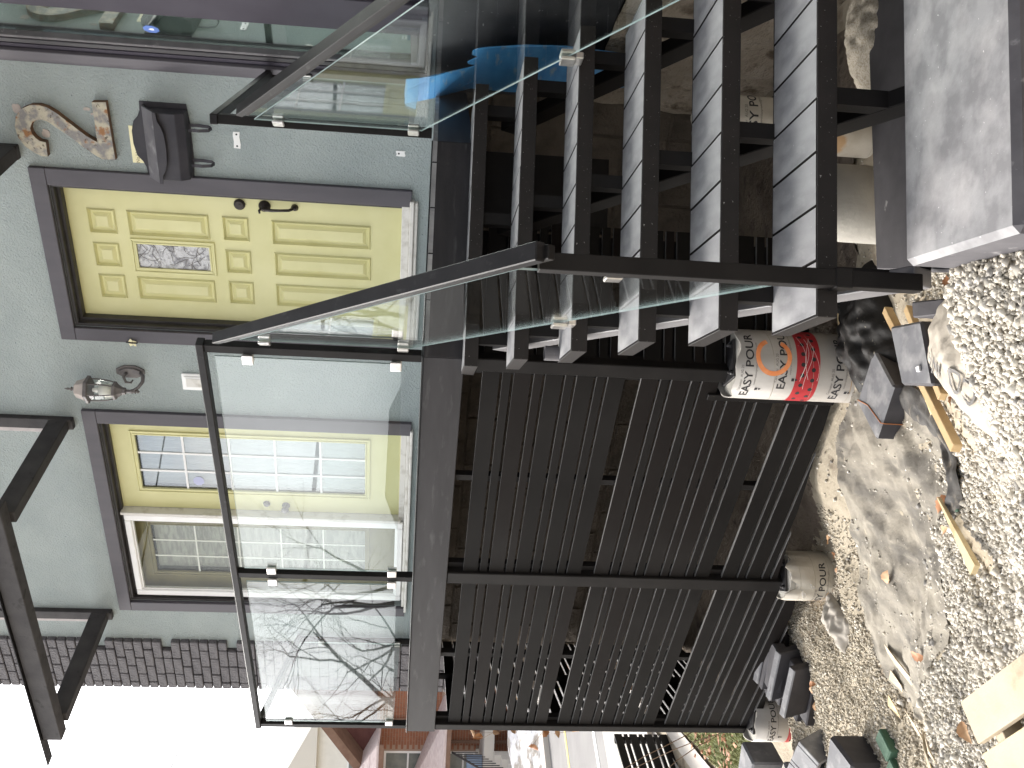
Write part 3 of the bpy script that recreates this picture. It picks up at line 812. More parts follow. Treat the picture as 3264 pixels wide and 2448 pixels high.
# ================================================================== DECK
deck = thing('deck', 'black raised deck with glass guard panels and slatted skirt', 'deck', D(1.5, -2.0, 1.0 * -1))
LD = 3.0976
B0 = C0 + TRV * .949
Ecor = F(6.27, 0, 0.0)
P_C, P_L, P_E, P_J, P_B = C0.copy(), D(LD, 0), F(6.27, 0, .01), F(.06, 0, .01), B0.copy()
P_K = F(1.62, 0, .01)
mb = MB()
mb.box(D, 0.0, LD, -.1668, DECK_Z - .006, -.030, 0.0)
mb.build('fascia', 'fascia', deck, bevel=.003)
mb = MB(); mb.box(D, -.004, LD + .006, DECK_Z - .0055, DECK_Z, -.034, .006); mb.build('edge_trim', 'rail', deck, bevel=.0015)
def seg_fr(p, q_):
    p = Vector((p.x, p.y, 0)); d = (Vector((q_.x, q_.y, 0)) - p); L_ = d.length; d.normalize(); n = Vector((d.y, -d.x, 0))
    return (lambda a, b, c: p + d * a + n * c + Vector((0, 0, b))), L_
RB, LRB = seg_fr(P_C, P_B)
mb = MB(); mb.box(RB, .001, LRB, -.1668, DECK_Z - .006, -.030, -.0005); mb.build('fascia', 'fascia', deck, bevel=.003)
mb = MB(); mb.box(RB, .0, LRB, DECK_Z - .0055, DECK_Z - .0002, -.034, .004); mb.build('edge_trim', 'rail', deck, bevel=.0015)
RK, LRK = seg_fr(P_B, P_K)
mb = MB(); mb.box(RK, .001, LRK, -.1668, DECK_Z - .006, -.030, -.0005); mb.build('fascia', 'fascia', deck, bevel=.003)
LE, LLE = seg_fr(P_E, P_L)
mb = MB(); mb.box(LE, .001, LLE - .002, -.1668, DECK_Z - .006, -.030, -.0005); mb.build('fascia', 'fascia', deck, bevel=.003)
# deck boards
outline = [P_C, P_L, P_E, P_K, P_B]
def clip_poly(poly, nrm, off):
    out = []
    for i in range(len(poly)):
        p, q_ = poly[i], poly[(i + 1) % len(poly)]
        a, b = p[0] * nrm[0] + p[1] * nrm[1] - off, q_[0] * nrm[0] + q_[1] * nrm[1] - off
        if a <= 0: out.append(p)
        if (a < 0 < b) or (b < 0 < a):
            t = a / (a - b); out.append((p[0] + (q_[0] - p[0]) * t, p[1] + (q_[1] - p[1]) * t))
    return out
op = [(p.x, p.y) for p in outline]
w0 = nD.dot(C0)
for k in range(30):
    lo, hi = w0 + .036 + k * .1476, w0 + .036 + k * .1476 + .1426
    c = clip_poly(clip_poly(op, (nD.x, nD.y), hi), (-nD.x, -nD.y), -lo)
    if len(c) > 2:
        q = MB(); q.prism(world_fr, c, DECK_Z - .026, DECK_Z - .0065); q.build('deck_board', 'tread', deck)
# joists under the boards
for k in range(7):
    s0 = .35 + k * .40
    a, b = D(s0, -.10, -.04), D(s0, -.10, -1.55)
    q = MB(); q.bar(a, b, .04, .12); q.build('joist', 'black', deck)
# posts down to the footings
PST = ((.0, .072, -1.335), (1.475, 1.565, -2.0), (3.02, 3.085, -2.2))
for s0, s1, zb in PST:
    q = MB(); q.box(D, s0, s1, zb, -.1675, -.078, -.006); q.build('post', 'black', deck, bevel=.004)
# skirt slats, wide and narrow by turns
WW, NN, GAP, LINE = .0884, .0500, .0135, -.2514
rows = []
zc = LINE
for grp in range(3):
    for i in range(9):
        h = WW if i % 2 == 0 else NN
        rows.append((zc, zc - h + GAP)); zc -= h
    zc -= .0598
def skirt(fr, s0, s1, zr, zl, off, cut=None, label=None):
    """slats between s0 and s1 whose lower edge follows the ground line zr (at s0) to zl (at s1)"""
    for zt_, zb_ in rows:
        a0 = s0
        if cut and zt_ < cut[1] + .02: a0 = cut[0]
        def ground_z(s): return zr + (zl - zr) * (s - s0) / (s1 - s0)
        poly = [(a0, zb_), (s1, zb_), (s1, zt_), (a0, zt_)]
        # clip by the sloping ground line
        k_ = (zl - zr) / (s1 - s0)
        poly = clip_poly(poly, (k_, -1), k_ * s0 - zr)
        if len(poly) < 3 or max(p[1] for p in poly) - min(p[1] for p in poly) < .012: continue
        q = MB(); q.prism(lambda a, b, c: fr(a, b, c), poly, off - .019, off + random.uniform(-.001, .001))
        q.build('slat', ['slat_warm' if random.random() < .25 else 'slat', 'slat_top_lit'], deck, top_mi=1)
skirt(D, .073, 1.474, -1.845, -1.965, -.022, cut=(.185, -1.29))
skirt(D, 1.566, 3.019, -2.12, -2.28, -.022)
q = MB()
q.box(D, .150, .184, -1.86, -1.27, -.062, -.012)
q.build('stile', 'black', deck, bevel=.002)
for s0 in (.075, .76, 1.43, 1.568, 2.27, 2.975):
    zb = -1.27 if s0 < .1 else (-1.84 if s0 < 1.5 else -2.15)
    q = MB(); q.box(D, s0, s0 + .035, zb, -.17, -.075, -.0425); q.build('skirt_batten', 'black', deck)
# skirt under the landing, seen in the dark between the treads
skirt(RB, .03, .62, -1.70, -1.70, -.035)
q = MB(); q.box(RB, .60, .94, -.78, -.1675, -.09, -.06); q.build('shade_board', 'black', deck, bevel=.002)  # solid black board added to stand in for the dark under the landing
q = MB(); q.box(RB, .03, .60, -1.70, -.1675, -.16, -.13); q.build('shade_board', 'black', deck, bevel=.002)  # another black board behind the slats, added to deepen the shade
# skirt on the left return
def LEs(a, b, c): return LE(LLE - a, b, c - .0)
skirt(LEs, .08, 1.9, -2.25, -2.30, -.02)
q = MB(); q.box(LEs, .9, .94, -2.25, -.17, -.08, -.045); q.build('skirt_batten', 'black', deck)
# guard: posts, rail, glass with clamps
RT, RBt = .955, .922
def gpost(fr, s0, s1, o0, o1, top=RBt - .001, z0=None):
    q = MB(); q.box(fr, s0, s1, DECK_Z + .0005 if z0 is None else z0, top, o0, o1); return q.build('guard_post', 'black', deck, bevel=.002)
for s0 in (.002, 1.528, 3.045): gpost(D, s0, s0 + .040, -.052, -.012)
q = MB(); q.box(D, -.004, 3.10, RBt, RT, -.056, -.006); q.build('top_rail', 'rail', deck, bevel=.003)
def glass_panel(parent, fr, poly, o, th=.008, name='glass_panel', edge='glass_edge'):
    q = MB(); q.prism(fr, poly, o - th / 2, o + th / 2, 0, 1)
    return q.build(name, ['glass', edge], parent)
def clamp(parent, fr, s0, s1, z0, z1, o, th=.024):
    q = MB(); q.box(fr, s0, s1, z0, z1, o + .0055, o + th / 2 + .005); q.box(fr, s0, s1, z0, z1, o - th / 2 - .005, o - .0055)
    return q.build('clamp', 'steel', parent, bevel=.004, seg=2)
go = -.020
gp1 = glass_panel(deck, D, [(.062, .100), (1.492, .100), (1.492, .885), (.062, .885)], go)
for s0, z0 in ((.043, .722), (.043, .099), (1.474, .722), (1.474, .099)): clamp(gp1, D, s0, s0 + .05, z0, z0 + .048, go)
gp2 = glass_panel(deck, D, [(1.605, .100), (3.018, .100), (3.018, .885), (1.605, .885)], go)
for s0, z0 in ((1.569, .722), (1.569, .099), (2.99, .722), (2.99, .099)): clamp(gp2, D, s0, s0 + .05, z0, z0 + .048, go)
# left return guard
q = MB(); q.box(LEs, .06, LLE - .02, RBt, RT, -.056, -.006); q.build('top_rail', 'rail', deck, bevel=.003)
gpost(LEs, LLE - .075, LLE - .035, -.052, -.012)
gp3 = glass_panel(deck, LEs, [(.085, .10), (LLE - .10, .10), (LLE - .10, .885), (.085, .885)], go)
for s0 in (.065, LLE - .125):
    for z0 in (.722, .099): clamp(gp3, LEs, s0, s0 + .05, z0, z0 + .048, go)
# right return guard, from the stair to the house wall
q = MB(); q.box(RK, -.005, LRK - .01, RBt, RT, .005, .050); q.build('top_rail', 'rail', deck, bevel=.003)
gpost(RK, -.001, .039, .008, .048); gpost(RK, LRK - .055, LRK - .015, .008, .048)
gp4 = glass_panel(deck, RK, [(.065, .10), (LRK - .085, .10), (LRK - .085, .84), (.065, .84)], .028)
for s0 in (.037, LRK - .11):
    for z0 in (.70, .12): clamp(gp4, RK, s0, s0 + .05, z0, z0 + .048, .028)

# ================================================================== STAIRS
st = thing('staircase', 'open black staircase of grey boarded treads with glass side panels', 'staircase', S(WD / 2, .3, -1.35))
first_board = None
for k in range(1, 7):
    b0 = RR * (6 - k); zt_ = ztread(k)
    q = MB()
    q.box(S, 0, WD, b0, b0 + .007, zt_ - TT, zt_ - .0005)
    q.box(S, 0, WD, b0 + TD - .007, b0 + TD, zt_ - TT, zt_ - .0005)
    q.box(S, 0, .006, b0 + .0072, b0 + TD - .0072, zt_ - TT, zt_ - .0005)
    q.box(S, WD - .006, WD, b0 + .0072, b0 + TD - .0072, zt_ - TT, zt_ - .0005)
    q.box(S, .0062, WD - .0062, b0 + .0072, b0 + TD - .0072, zt_ - TT + .004, zt_ - .026)
    tr_o = q.build('tread', 'tread_edge', st, bevel=.0012)
    q = MB()
    q.box(S, .0005, .0055, b0 + .01, b0 + TD - .01, zt_ - TT + .001, zt_ - .006)
    for i in range(8):
        a0 = .0072 + i * .1485; a1 = min(a0 + .1402, WD - .0072)
        if i == 0: a0 = .0072; 
        q = MB(); q.box(S, a0, a1, b0 + .0085, b0 + TD - .0085, zt_ - .0255, zt_ + random.uniform(-.0004, .0012), 0, 1)
        q.build('board', ['tread', 'tread_edge'], tr_o)
# stringers with an upright under every tread
SL = PP / RR
for a0 in (.10, .60, 1.06):
    q = MB(); q.bar(S(a0 + .02, -.01, -1.305), S(a0 + .02, 1.62, -1.305 + SL * 1.63), .05, .085)
    sg = q.build('stringer', 'black' if a0 > .2 else 'steel_grey', st, bevel=.003)
    for k in range(1, 7):
        b0 = RR * (6 - k) + .03
        zt_ = ztread(k) - TT - .0003
        zl = -1.305 + SL * (b0 + .03) + .03
        if zt_ - zl > .02:
            q = MB(); q.box(S, a0 - .004, a0 + .044, b0, b0 + .05, zl, zt_); q.build('upright', 'black', sg)
    for k in range(1, 6):
        b1 = RR * (6 - k)
        q = MB(); q.box(S, a0 - .004, a0 + .044, b1 + .032, b1 + .082, ztread(k) - .16, ztread(k) - TT - .0006); 
q = MB(); q.box(S, .10, 1.1, .02, .06, -1.345, -1.315); q.build('foot_rail', 'black', st, bevel=.002)
# newels and sloping handrails with their glass
for a0, lab in ((.074, 0), (1.016, 1)):
    q = MB(); q.box(S, a0, a0 + .045, -.046, -.001, -1.285, -.275); nw = q.build('newel', 'black', st, bevel=.002)
    q = MB(); q.box(S, a0 - .004, a0 + .049, -.050, .004, ztread(6) - .075, ztread(6) - .03); q.build('bracket', 'black', nw, bevel=.002)
    am = a0 + .0225 - .008
    b2 = 1.60 if lab == 0 else 1.52
    p, q2 = S(am, -.17, -.262), S(am, b2, -.262 + (b2 + .17) * 1.124 / 1.77)
    q = MB(); q.bar(p, q2, .048, .030); q.build('handrail', 'rail', st, bevel=.003)
    q = MB(); q.bar(p - Vector((0, 0, .0265)), q2 - Vector((0, 0, .0265)), .036, .022); q.build('rail_core', 'black', st, bevel=.002)
    def SP(b, z, c, am=am): return S(am + c, b, z)
    sl = .628
    y1 = 1.60
    gl = glass_panel(st, SP, [(.025, -.928), (y1, .06), (y1, .765), (.025, -.228)], 0.0, th=.006)
    # clamps on the sloped lower edge, on the newel and on the upper post
    for b, zz in ((.80, -.928 + .628 * .775 - .012),):
        q = MB(); q.box(SP, b - .03, b + .03, zz - .022, zz + .030, .0055, .019); q.box(SP, b - .03, b + .03, zz - .022, zz + .030, -.019, -.0055)
        q.box(SP, b - .03, b + .03, zz - .05, zz - .0225, -.012, .012)
        q.build('clamp', 'steel', gl, bevel=.003)
    for z0 in (.64, .07):
        q = MB(); q.box(SP, y1 - .025, y1 + .022, z0, z0 + .048, .0055, .019); q.box(SP, y1 - .025, y1 + .022, z0, z0 + .048, -.019, -.0055)
        q.build('clamp', 'steel', gl, bevel=.004)
    q = MB(); q.box(SP, .005, .05, -.50, -.455, .0055, .018); q.box(SP, .005, .05, -.50, -.455, -.018, -.0055); q.build('clamp', 'steel', gl, bevel=.003)
# short drain pipe stub beside the third tread
q = MB(); q.lathe(S(.03, RR * 3 + .30, ztread(3) - .005), [(.028, 0), (.028, .06), (.024, .06), (.024, .02)], 16)
pipe = q.build('pipe_stub', 'slab_side', None, smooth=False)
tag(pipe, 'short grey pipe stub standing behind the left end of the third tread', 'pipe')

# ================================================================== THINGS ON THE WALL
# house number 2
two = [(2.074, 2.228), (2.118, 2.230), (2.16, 2.232), (2.158, 2.266), (2.143, 2.298), (2.107, 2.347), (2.054, 2.378), (1.992, 2.384), (1.931, 2.367), (1.887, 2.331), (1.861, 2.278), (1.857, 2.229), (1.868, 2.186), (1.895, 2.143), (1.935, 2.095), (1.976, 2.047), (2.02, 1.995), (2.053, 1.938),
       (1.935, 1.937), (1.82, 1.936), (1.815, 1.858), (1.98, 1.855), (2.154, 1.851), (2.154, 1.925), (2.127, 1.968), (2.081, 2.029), (2.033, 2.083), (1.985, 2.149), (1.95, 2.197), (1.941, 2.229), (1.947, 2.257), (1.965, 2.286), (1.996, 2.301), (2.027, 2.297), (2.05, 2.282), (2.068, 2.26)]
q = MB(); q.prism(F, two, .004, .045, 0, 1)
num = q.build('house_number', ['rust', 'rust_edge'], None)
tag(num, 'large rusty metal digit two mounted on the stucco beside the entry door', 'house number')
for nm, (cs, cz, r, st_) in (('plaster_patch', (2.035, 2.235, .026, 1)), ('plaster_patch', (1.875, 1.985, .013, 2)), ('plaster_patch', (1.902, 1.955, .010, 3)), ('plaster_patch', (1.90, 2.375, .024, 4))):
    rr = np.random.default_rng(st_); q = MB()
    q.prism(F, [(cs + r * (.7 + .6 * rr.random()) * math.cos(t) * (.7 if st_ in (2, 3) else 1), cz + r * (.7 + .6 * rr.random()) * math.sin(t) * (1.6 if st_ in (2, 3) else 1)) for t in np.linspace(0, 2 * PI, 13)[:-1]], .001, .0035)
    q.build(nm, 'bare_plaster', house)
# mailbox
mbx = thing('mailbox', 'black wall mailbox with a curved lid and two newspaper hooks', 'mailbox', F(2.03, 1.41, 0))
plate = [(1.805, 1.425), (1.93, 1.412), (2.14, 1.410), (2.262, 1.420), (2.258, 1.684), (2.20, 1.690), (2.165, 1.705), (2.13, 1.735), (2.06, 1.748), (1.985, 1.748), (1.925, 1.732), (1.895, 1.705), (1.86, 1.690), (1.806, 1.687)]
q = MB(); q.prism(F, plate, .001, .008); q.build('back_plate', 'mailbox', mbx, bevel=.002)
q = MB()
pr = [(.0085, 1.652), (.030, 1.640), (.108, 1.572), (.108, 1.470), (.075, 1.424), (.0085, 1.418)]
q.prism(lambda a, b, c: F(c, b, a), pr, 1.835, 2.235); q.build('box', 'mailbox', mbx, bevel=.004)
q = MB()
lid = [(.010, 1.672), (.038, 1.668), (.132, 1.584), (.132, 1.575), (.032, 1.655), (.010, 1.658)]
q.prism(lambda a, b, c: F(c, b, a), lid, 1.822, 2.248); lid_o = q.build('lid', 'mailbox_dusty_lit', mbx, bevel=.002)
q = MB()
apron = [(1.822, 1.585), (1.825, 1.566), (1.875, 1.562), (1.905, 1.545), (1.95, 1.532), (2.035, 1.528), (2.12, 1.532), (2.165, 1.545), (2.195, 1.562), (2.245, 1.566), (2.248, 1.585)]
q.prism(F, apron, .1325, .137); q.build('lid_apron', 'mailbox', lid_o, bevel=.001)
q = MB(); q.tube([F(1.83, 1.668, .02), F(2.24, 1.668, .02)], .007, 8); q.build('hinge', 'mailbox', lid_o)
for s0 in (1.925, 2.135):
    q = MB(); pts = [F(s0, 1.43, .012), F(s0, 1.36, .012), F(s0, 1.305, .022), F(s0, 1.283, .05), F(s0, 1.295, .085), F(s0, 1.345, .10), F(s0, 1.385, .098), F(s0, 1.400, .106)]
    for i in range(len(pts) - 1): q.bar(pts[i], pts[i + 1], .004, .018, up=dF)
    q.build('hook', 'mailbox', mbx)
q = MB()
for s0, z0 in ((1.86, 1.66), (2.21, 1.655)): q.lathe(F(s0, z0 + .012, .008), [(.006, 0), (.005, .003)], 8, axis=-nF)
q.build('screw', 'ink', mbx)
# brass sign
q = MB(); q.box(F, 1.955, 2.178, 1.700, 1.766, .0005, .003)
sg = q.build('sign', 'brass', None, bevel=.001)
tag(sg, 'small brass plate reading No Unsolicited Mail behind the top of the mailbox', 'sign')
q = MB(); flat_text(q, lambda x, y: F(-x, y, .0035), 'No Unsolicited Mail', .030, -2.066, 1.735, .92)
q.build('lettering', 'ink_brown', sg, recalc=False)
# bare mounting plates
for cs, cz, w, h, lab in ((2.00, 1.155, .050, .020, 'bare white mounting plate on the stucco between the mailbox and the guard'), (2.015, .200, .017, .028, 'small chipped white mounting tab low on the stucco near the deck')):
    rr = np.random.default_rng(int(w * 1000)); q = MB()
    q.prism(F, [(cs - w, cz - h), (cs - w * .4, cz - h * .8), (cs + w * .5, cz - h * 1.05), (cs + w, cz - h * .9), (cs + w * .95, cz + h), (cs + w * .2, cz + h * .85), (cs - w * .6, cz + h * 1.05), (cs - w, cz + h * .9)], .0005, .004)
    o_ = q.build('mounting_plate', 'white', None); tag(o_, lab, 'plate')
    q = MB()
    for e in ((-.7, 0), (.7, 0)) if w > .03 else ((0, .4),): q.lathe(F(cs + e[0] * w, cz + e[1] * h, .004), [(.006, 0), (.005, .0015)], 8, axis=-nF)
    q.build('screw_hole', 'ink', o_)
# wall lantern
ln = thing('wall_lantern', 'weathered grey coach lantern on a scrolled arm between the two doors', 'lantern', F(3.68, 1.90, 0))
LX, LO = 3.735, .125
def lz(z): return z - .055
q = MB(); oval = [(3.655 + .052 * math.cos(t), 1.968 + .10 * math.sin(t)) for t in np.linspace(0, 2 * PI, 9)[:-1] + PI / 8]
q.prism(F, oval, .001, .014); q.prism(F, [(3.655 + (a - 3.655) * .72, 1.965 + (b - 1.965) * .75) for a, b in oval], .014, .026)
q.build('back_plate', 'lamp_metal', ln, bevel=.003)
q = MB(); q.tube([F(3.655, 1.90, .022), F(3.66, 1.875, .05), F(3.68, 1.87, .085), F(3.71, 1.895, .112), F(LX, 1.935, LO), F(LX, 1.985, LO)], [.012, .013, .012, .011, .011, .014], 8)
q.tube([F(3.655, 1.99, .024), F(3.665, 2.0, .06), F(3.69, 1.98, .085), F(3.70, 1.95, .075), F(3.685, 1.94, .06)], [.010, .010, .009, .007, .005], 8)
q.build('arm', 'lamp_metal', ln, smooth=True)
q = MB(); q.lathe(F(LX, 1.885, LO), [(.002, 0), (.014, .012), (.008, .020), (.018, .028), (.010, .036), (.016, .05), (.012, .062)], 10); q.build('lower_finial', 'lamp_metal', ln)
q = MB(); q.lathe(F(LX, 1.975, LO), [(.024, 0), (.026, .02), (.046, .05), (.062, .062), (.064, .078), (.056, .08)], 6); q.build('cup', 'lamp_metal', ln, bevel=.002)
q = MB()
for j in range(6):
    t = 2 * PI * j / 6
    pts = [F(LX, 0, LO) + Vector((r * math.cos(t), r * math.sin(t), h)) for r, h in ((.058, 2.055), (.068, 2.10), (.073, 2.15), (.074, 2.205))]
    q.tube(pts, .0042, 5)
q.build('cage_bar', 'lamp_metal', ln)
q = MB(); q.lathe(F(LX, 2.056, LO), [(.053, 0), (.064, .045), (.069, .095), (.070, .148)], 6); q.build('glass_shade', 'clear_glass', ln)
q = MB(); q.lathe(F(LX, 2.054, LO), [(.040, 0), (.042, .05), (.038, .088)], 12); q.build('sleeve', 'lamp_sleeve', ln, smooth=True)
q = MB(); q.lathe(F(LX, 2.145, LO), [(.014, 0), (.018, .02), (.012, .045)], 8); q.build('socket', 'white', ln)
q = MB(); q.lathe(F(LX, 2.203, LO), [(.080, 0), (.094, .003), (.094, .024), (.082, .028)], 6); q.build('rim', 'lamp_metal', ln, bevel=.002)
q = MB(); q.lathe(F(LX, 2.2315, LO), [(.080, 0), (.066, .03), (.056, .062), (.034, .070), (.016, .072)], 6); q.build('cap', 'lamp_cap', ln, bevel=.002)
q = MB(); q.lathe(F(LX, 2.3035, LO), [(.012, 0), (.016, .006), (.010, .014), (.015, .022), (.006, .03), (.009, .045), (.002, .066)], 10); q.build('finial', 'lamp_metal', ln)
# switch cover
q = MB(); q.box(F, 3.648, 3.779, 1.470, 1.634, .0005, .016); sw = q.build('outlet_cover', 'white', None, bevel=.006, seg=2)
tag(sw, 'white weatherproof outlet cover on the stucco below the lantern', 'outlet cover')
q = MB(); q.box(F, 3.666, 3.761, 1.486, 1.618, .0165, .024); q.build('lid', 'white', sw, bevel=.004)
q = MB(); q.box(F, 3.68, 3.747, 1.50, 1.604, .0243, .027); q.build('panel', 'dirty_white', sw, bevel=.003)
# little butterfly ornament
orn = MB()
for pts in ([(3.375, 1.925), (3.398, 1.94), (3.402, 1.918), (3.392, 1.908)], [(3.402, 1.940), (3.432, 1.930), (3.424, 1.912), (3.404, 1.916)], [(3.388, 1.906), (3.404, 1.913), (3.412, 1.893), (3.396, 1.886)], [(3.408, 1.912), (3.428, 1.906), (3.430, 1.890), (3.414, 1.895)]):
    orn.prism(F, pts, .040, .044)
orn_o = orn.build('ornament', 'brass', None); tag(orn_o, 'tiny yellow and black butterfly ornament on the left casing of the entry door', 'ornament')
q = MB(); q.tube([F(3.400, 1.952, .046), F(3.404, 1.915, .047), F(3.403, 1.880, .046)], .005, 6); q.tube([F(3.404, 1.915, .032), F(3.404, 1.915, .045)], .004, 6); q.build('body', 'ink', orn_o)
# faint round sticker on the patio door glass
q = MB(); q.prism(F, ngon(None, 4.665, 1.63, .042, 8, PI / 8), OP - .0075, OP - .0068); so = q.build('sticker', 'sticker_faint', None)
tag(so, 'pale faded eight sided alarm sticker on the patio door glass', 'sticker')

# ================================================================== FOOTING TUBES
def tube_form(name, label, cx, cy, r, z0, z1, face, paper='paper', group=None, rows_=(), band=None, spray=False, rough_top=True, plate=True, torn=0.0):
    """cardboard form tube; face = angle (radians) of the side that carries the print; rows_: (z, offset angle)"""
    t = thing(name, label, 'concrete form', (cx, cy, z0), group)
    q = MB(); n = 48; vs = []; hs = [z0, z0 + (z1 - z0) * .5, z1]
    for h in hs:
        for j in range(n):
            a = 2 * PI * j / n
            hh = h + (.010 * math.sin(3 * a + cx * 9) + .006 * math.sin(7 * a) + torn * (math.sin(5 * a + 1) + .6 * math.sin(11 * a) - .8)) * (1 if h == z1 and rough_top else 0)
            vs.append((cx + r * math.cos(a), cy + r * math.sin(a), hh))
    o = 3 * n
    for j in range(n):
        a = 2 * PI * j / n; vs.append((cx + (r - .007) * math.cos(a), cy + (r - .007) * math.sin(a), vs[2 * n + j][2] - .001))
    for j in range(n):
        a = 2 * PI * j / n; vs.append((cx + (r - .007) * math.cos(a), cy + (r - .007) * math.sin(a), z1 - .045))
    fs = []
    for i in range(4):
        for j in range(n):
            k = (j + 1) % n; fs.append((i * n + j, i * n + k, (i + 1) * n + k, (i + 1) * n + j))
    q.add(vs, fs); q.build('paper_tube', paper, t, recalc=False, smooth=True)
    q = MB(); q.lathe((cx, cy, z0 - .1), [(r - .009, 0), (r - .009, z1 - z0 + .1 - .018 + .0), (r * .5, z1 - z0 + .1 - .010)], 32); q.build('concrete_fill', 'concrete', t)
    def on(x, y, lift=.0012):      # arc length x, height y
        a = face + x / r
        return Vector((cx + (r + lift) * math.cos(a), cy + (r + lift) * math.sin(a), y))
    # spiral seams of the paper
    q = MB()
    for k in range(3):
        zz = z0 + .07 + k * (z1 - z0 - .06) / 3; vs = []
        xs_ = np.linspace(-r * 1.5, r * 1.5, 24)
        for x in xs_: vs += [on(x, zz + x * .10, .0006), on(x, zz + .003 + x * .10, .0014)]
        q.add(vs, [(2 * i, 2 * i + 2, 2 * i + 3, 2 * i + 1) for i in range(23)])
    q.build('seam', 'paper_old', t, recalc=False)
    if rows_:
        q = MB(); q2 = MB()
        for zz, off in rows_:
            for rep in (-1, 0, 1):
                xo = off + rep * .37
                vs, f_ = text_shape('EASY POUR', .050, 1.22, .0007)
                if abs(xo) < r * 1.5: q.add([on(xo + x, zz + y) for x, y in vs], f_)
                vs, f_ = text_shape('constructionproducts@caraustar.com', .0125, 1.0)
                if abs(xo) < r * 1.5: q2.add([on(xo + .01 + x, zz - .031 + y) for x, y in vs], f_)
                vs, f_ = text_shape('Caraustar  AUG 20', .016, 1.0)
                if abs(xo) < r * 1.5: q2.add([on(xo - .06 + x, zz + .030 + y, .0011) for x, y in vs], f_)
                # little square and arrow mark
                mx = xo - .115
                q.add([on(mx, zz - .052), on(mx + .014, zz - .052), on(mx + .014, zz - .040), on(mx, zz - .040)], [(0, 1, 2, 3)])
                q.add([on(mx, zz - .056), on(mx + .014, zz - .056), on(mx + .007, zz - .068)], [(0, 1, 2)])
        q.build('lettering', 'ink', t, recalc=False); q2.build('small_lettering', 'faded_ink', t, recalc=False)
    if band:
        b0, b1 = band; q = MB(); vs = []; xs_ = np.linspace(-r * 1.55, r * 1.55, 40)
        for x in xs_: vs += [on(x, b0, .0008), on(x, b1, .0008)]
        q.add(vs, [(2 * i, 2 * i + 2, 2 * i + 3, 2 * i + 1) for i in range(39)])
        bo = q.build('red_band', 'red_band', t, recalc=False)
        q = MB()
        for i in range(9):
            for y_, ph in ((b0 + .028, 0.0), (b1 - .028, .021)):
                x = -.19 + i * .046 + ph
                q.add([on(x + .0095 * math.cos(u), y_ + .0095 * math.sin(u), .0016) for u in np.linspace(0, 2 * PI, 13)[:-1]], [tuple(range(12))])
        for i in range(7):
            vs, f_ = text_shape('GREEN FORM', .009, 1.0)
        q.build('band_marks', 'ink', bo, recalc=False)
        q = MB()
        for i in range(5):
            x0_ = random.uniform(-.12, -.02); y0_ = random.uniform(b0 + .01, b1 - .01); vs = []
            for k in range(12):
                x = x0_ + k * .018; y = y0_ + .018 * math.sin(k * .35 + i) ; y = min(max(y, b0 + .003), b1 - .003)
                vs += [on(x, y, .0020), on(x, y + .0014, .0020)]
            q.add(vs, [(2 * k, 2 * k + 2, 2 * k + 3, 2 * k + 1) for k in range(11)])
        q.build('scratch', 'white', bo, recalc=False)
    if spray:
        q = MB(); vs = []; n2 = 40
        for i in range(n2):
            u = .35 + (2 * PI - .9) * i / (n2 - 1)
            for w_ in (.061, .081):
                x = .045 + w_ * 1.02 * math.cos(u) * 1.02; y = (z1 - .155) + w_ * math.sin(u) * .98
                vs.append(on(x, y, .0022))
        q.add(vs, [(2 * i, 2 * i + 2, 2 * i + 3, 2 * i + 1) for i in range(n2 - 1)])
        q.build('spray_ring', 'spray', t, recalc=False)
    if plate:
        q = MB(); fr = yaw_frame((cx, cy, z1 - .012), face + PI / 2 + .35)
        q.box(fr, -.085, .085, -.085, .085, 0, .012)
        for sx in (-.06, .06):
            for sy in (-.06, .06): q.lathe(fr(sx, sy, .0122), [(.011, 0), (.011, .008), (.006, .009), (.006, .02)], 6)
        q.build('base_plate', 'plate_black', t, bevel=.001)
    return t
FACE = math.atan2(-4.0, -.1)
tube_form('form_tube', 'large printed form tube with red band and orange spray ring under the corner post', .135, 4.085, .152, -1.90, -1.325, FACE - .05,
          rows_=((-1.375, .0), (-1.525, .055), (-1.775, .0)), band=(-1.685, -1.582), spray=True)
tube_form('form_tube', 'short torn brownish form tube under the middle post of the skirt', -.985, 5.075, .135, -2.30, -1.995, FACE - .15, paper='paper_old', rows_=((-2.185, -.03),), torn=.022)
for px_, py_, pz_ in ((-1.06, 4.955, -2.09), (-1.01, 4.94, -2.13), (-1.03, 4.90, -2.215)):
    q = MB(); fr = yaw_frame((px_, py_, pz_), .3 + px_ * 9, ('X', 1.1)); q.prism(fr, [(-.02, -.012), (.014, -.016), (.022, .008), (-.004, .016), (-.018, .008)], 0, .0015)
    tag(q.build('paper_flake', 'white', None), 'torn white paper flake ' + ('stuck high on the short torn tube' if pz_ > -2.1 else 'stuck low on the short torn tube' if pz_ > -2.2 else 'lying at the foot of the short torn tube'), 'paper flake')
tube_form('form_tube', 'printed form tube behind the stacked blocks at the left corner of the deck', -2.10, 6.02, .150, -2.62, -2.205, FACE - .28, rows_=((-2.315, .07), (-2.60, .07)), band=(-2.515, -2.42))
tube_form('form_tube', 'tan form tube half hidden in the dark under the stairs', 1.09, 3.72, .105, -1.80, -1.05, FACE + .15, paper='paper_old', rows_=((-1.235, .03), (-1.42, 0)), plate=False)
pt = thing('concrete_pier', 'bare pale concrete pier under the lowest tread', 'concrete pier', (.665, 3.12, -1.65))
q = MB(); q.lathe((.665, 3.12, -1.68), [(.132, 0), (.130, .30), (.128, .47), (.118, .48)], 56); q.build('pier', 'concrete', pt, smooth=True)

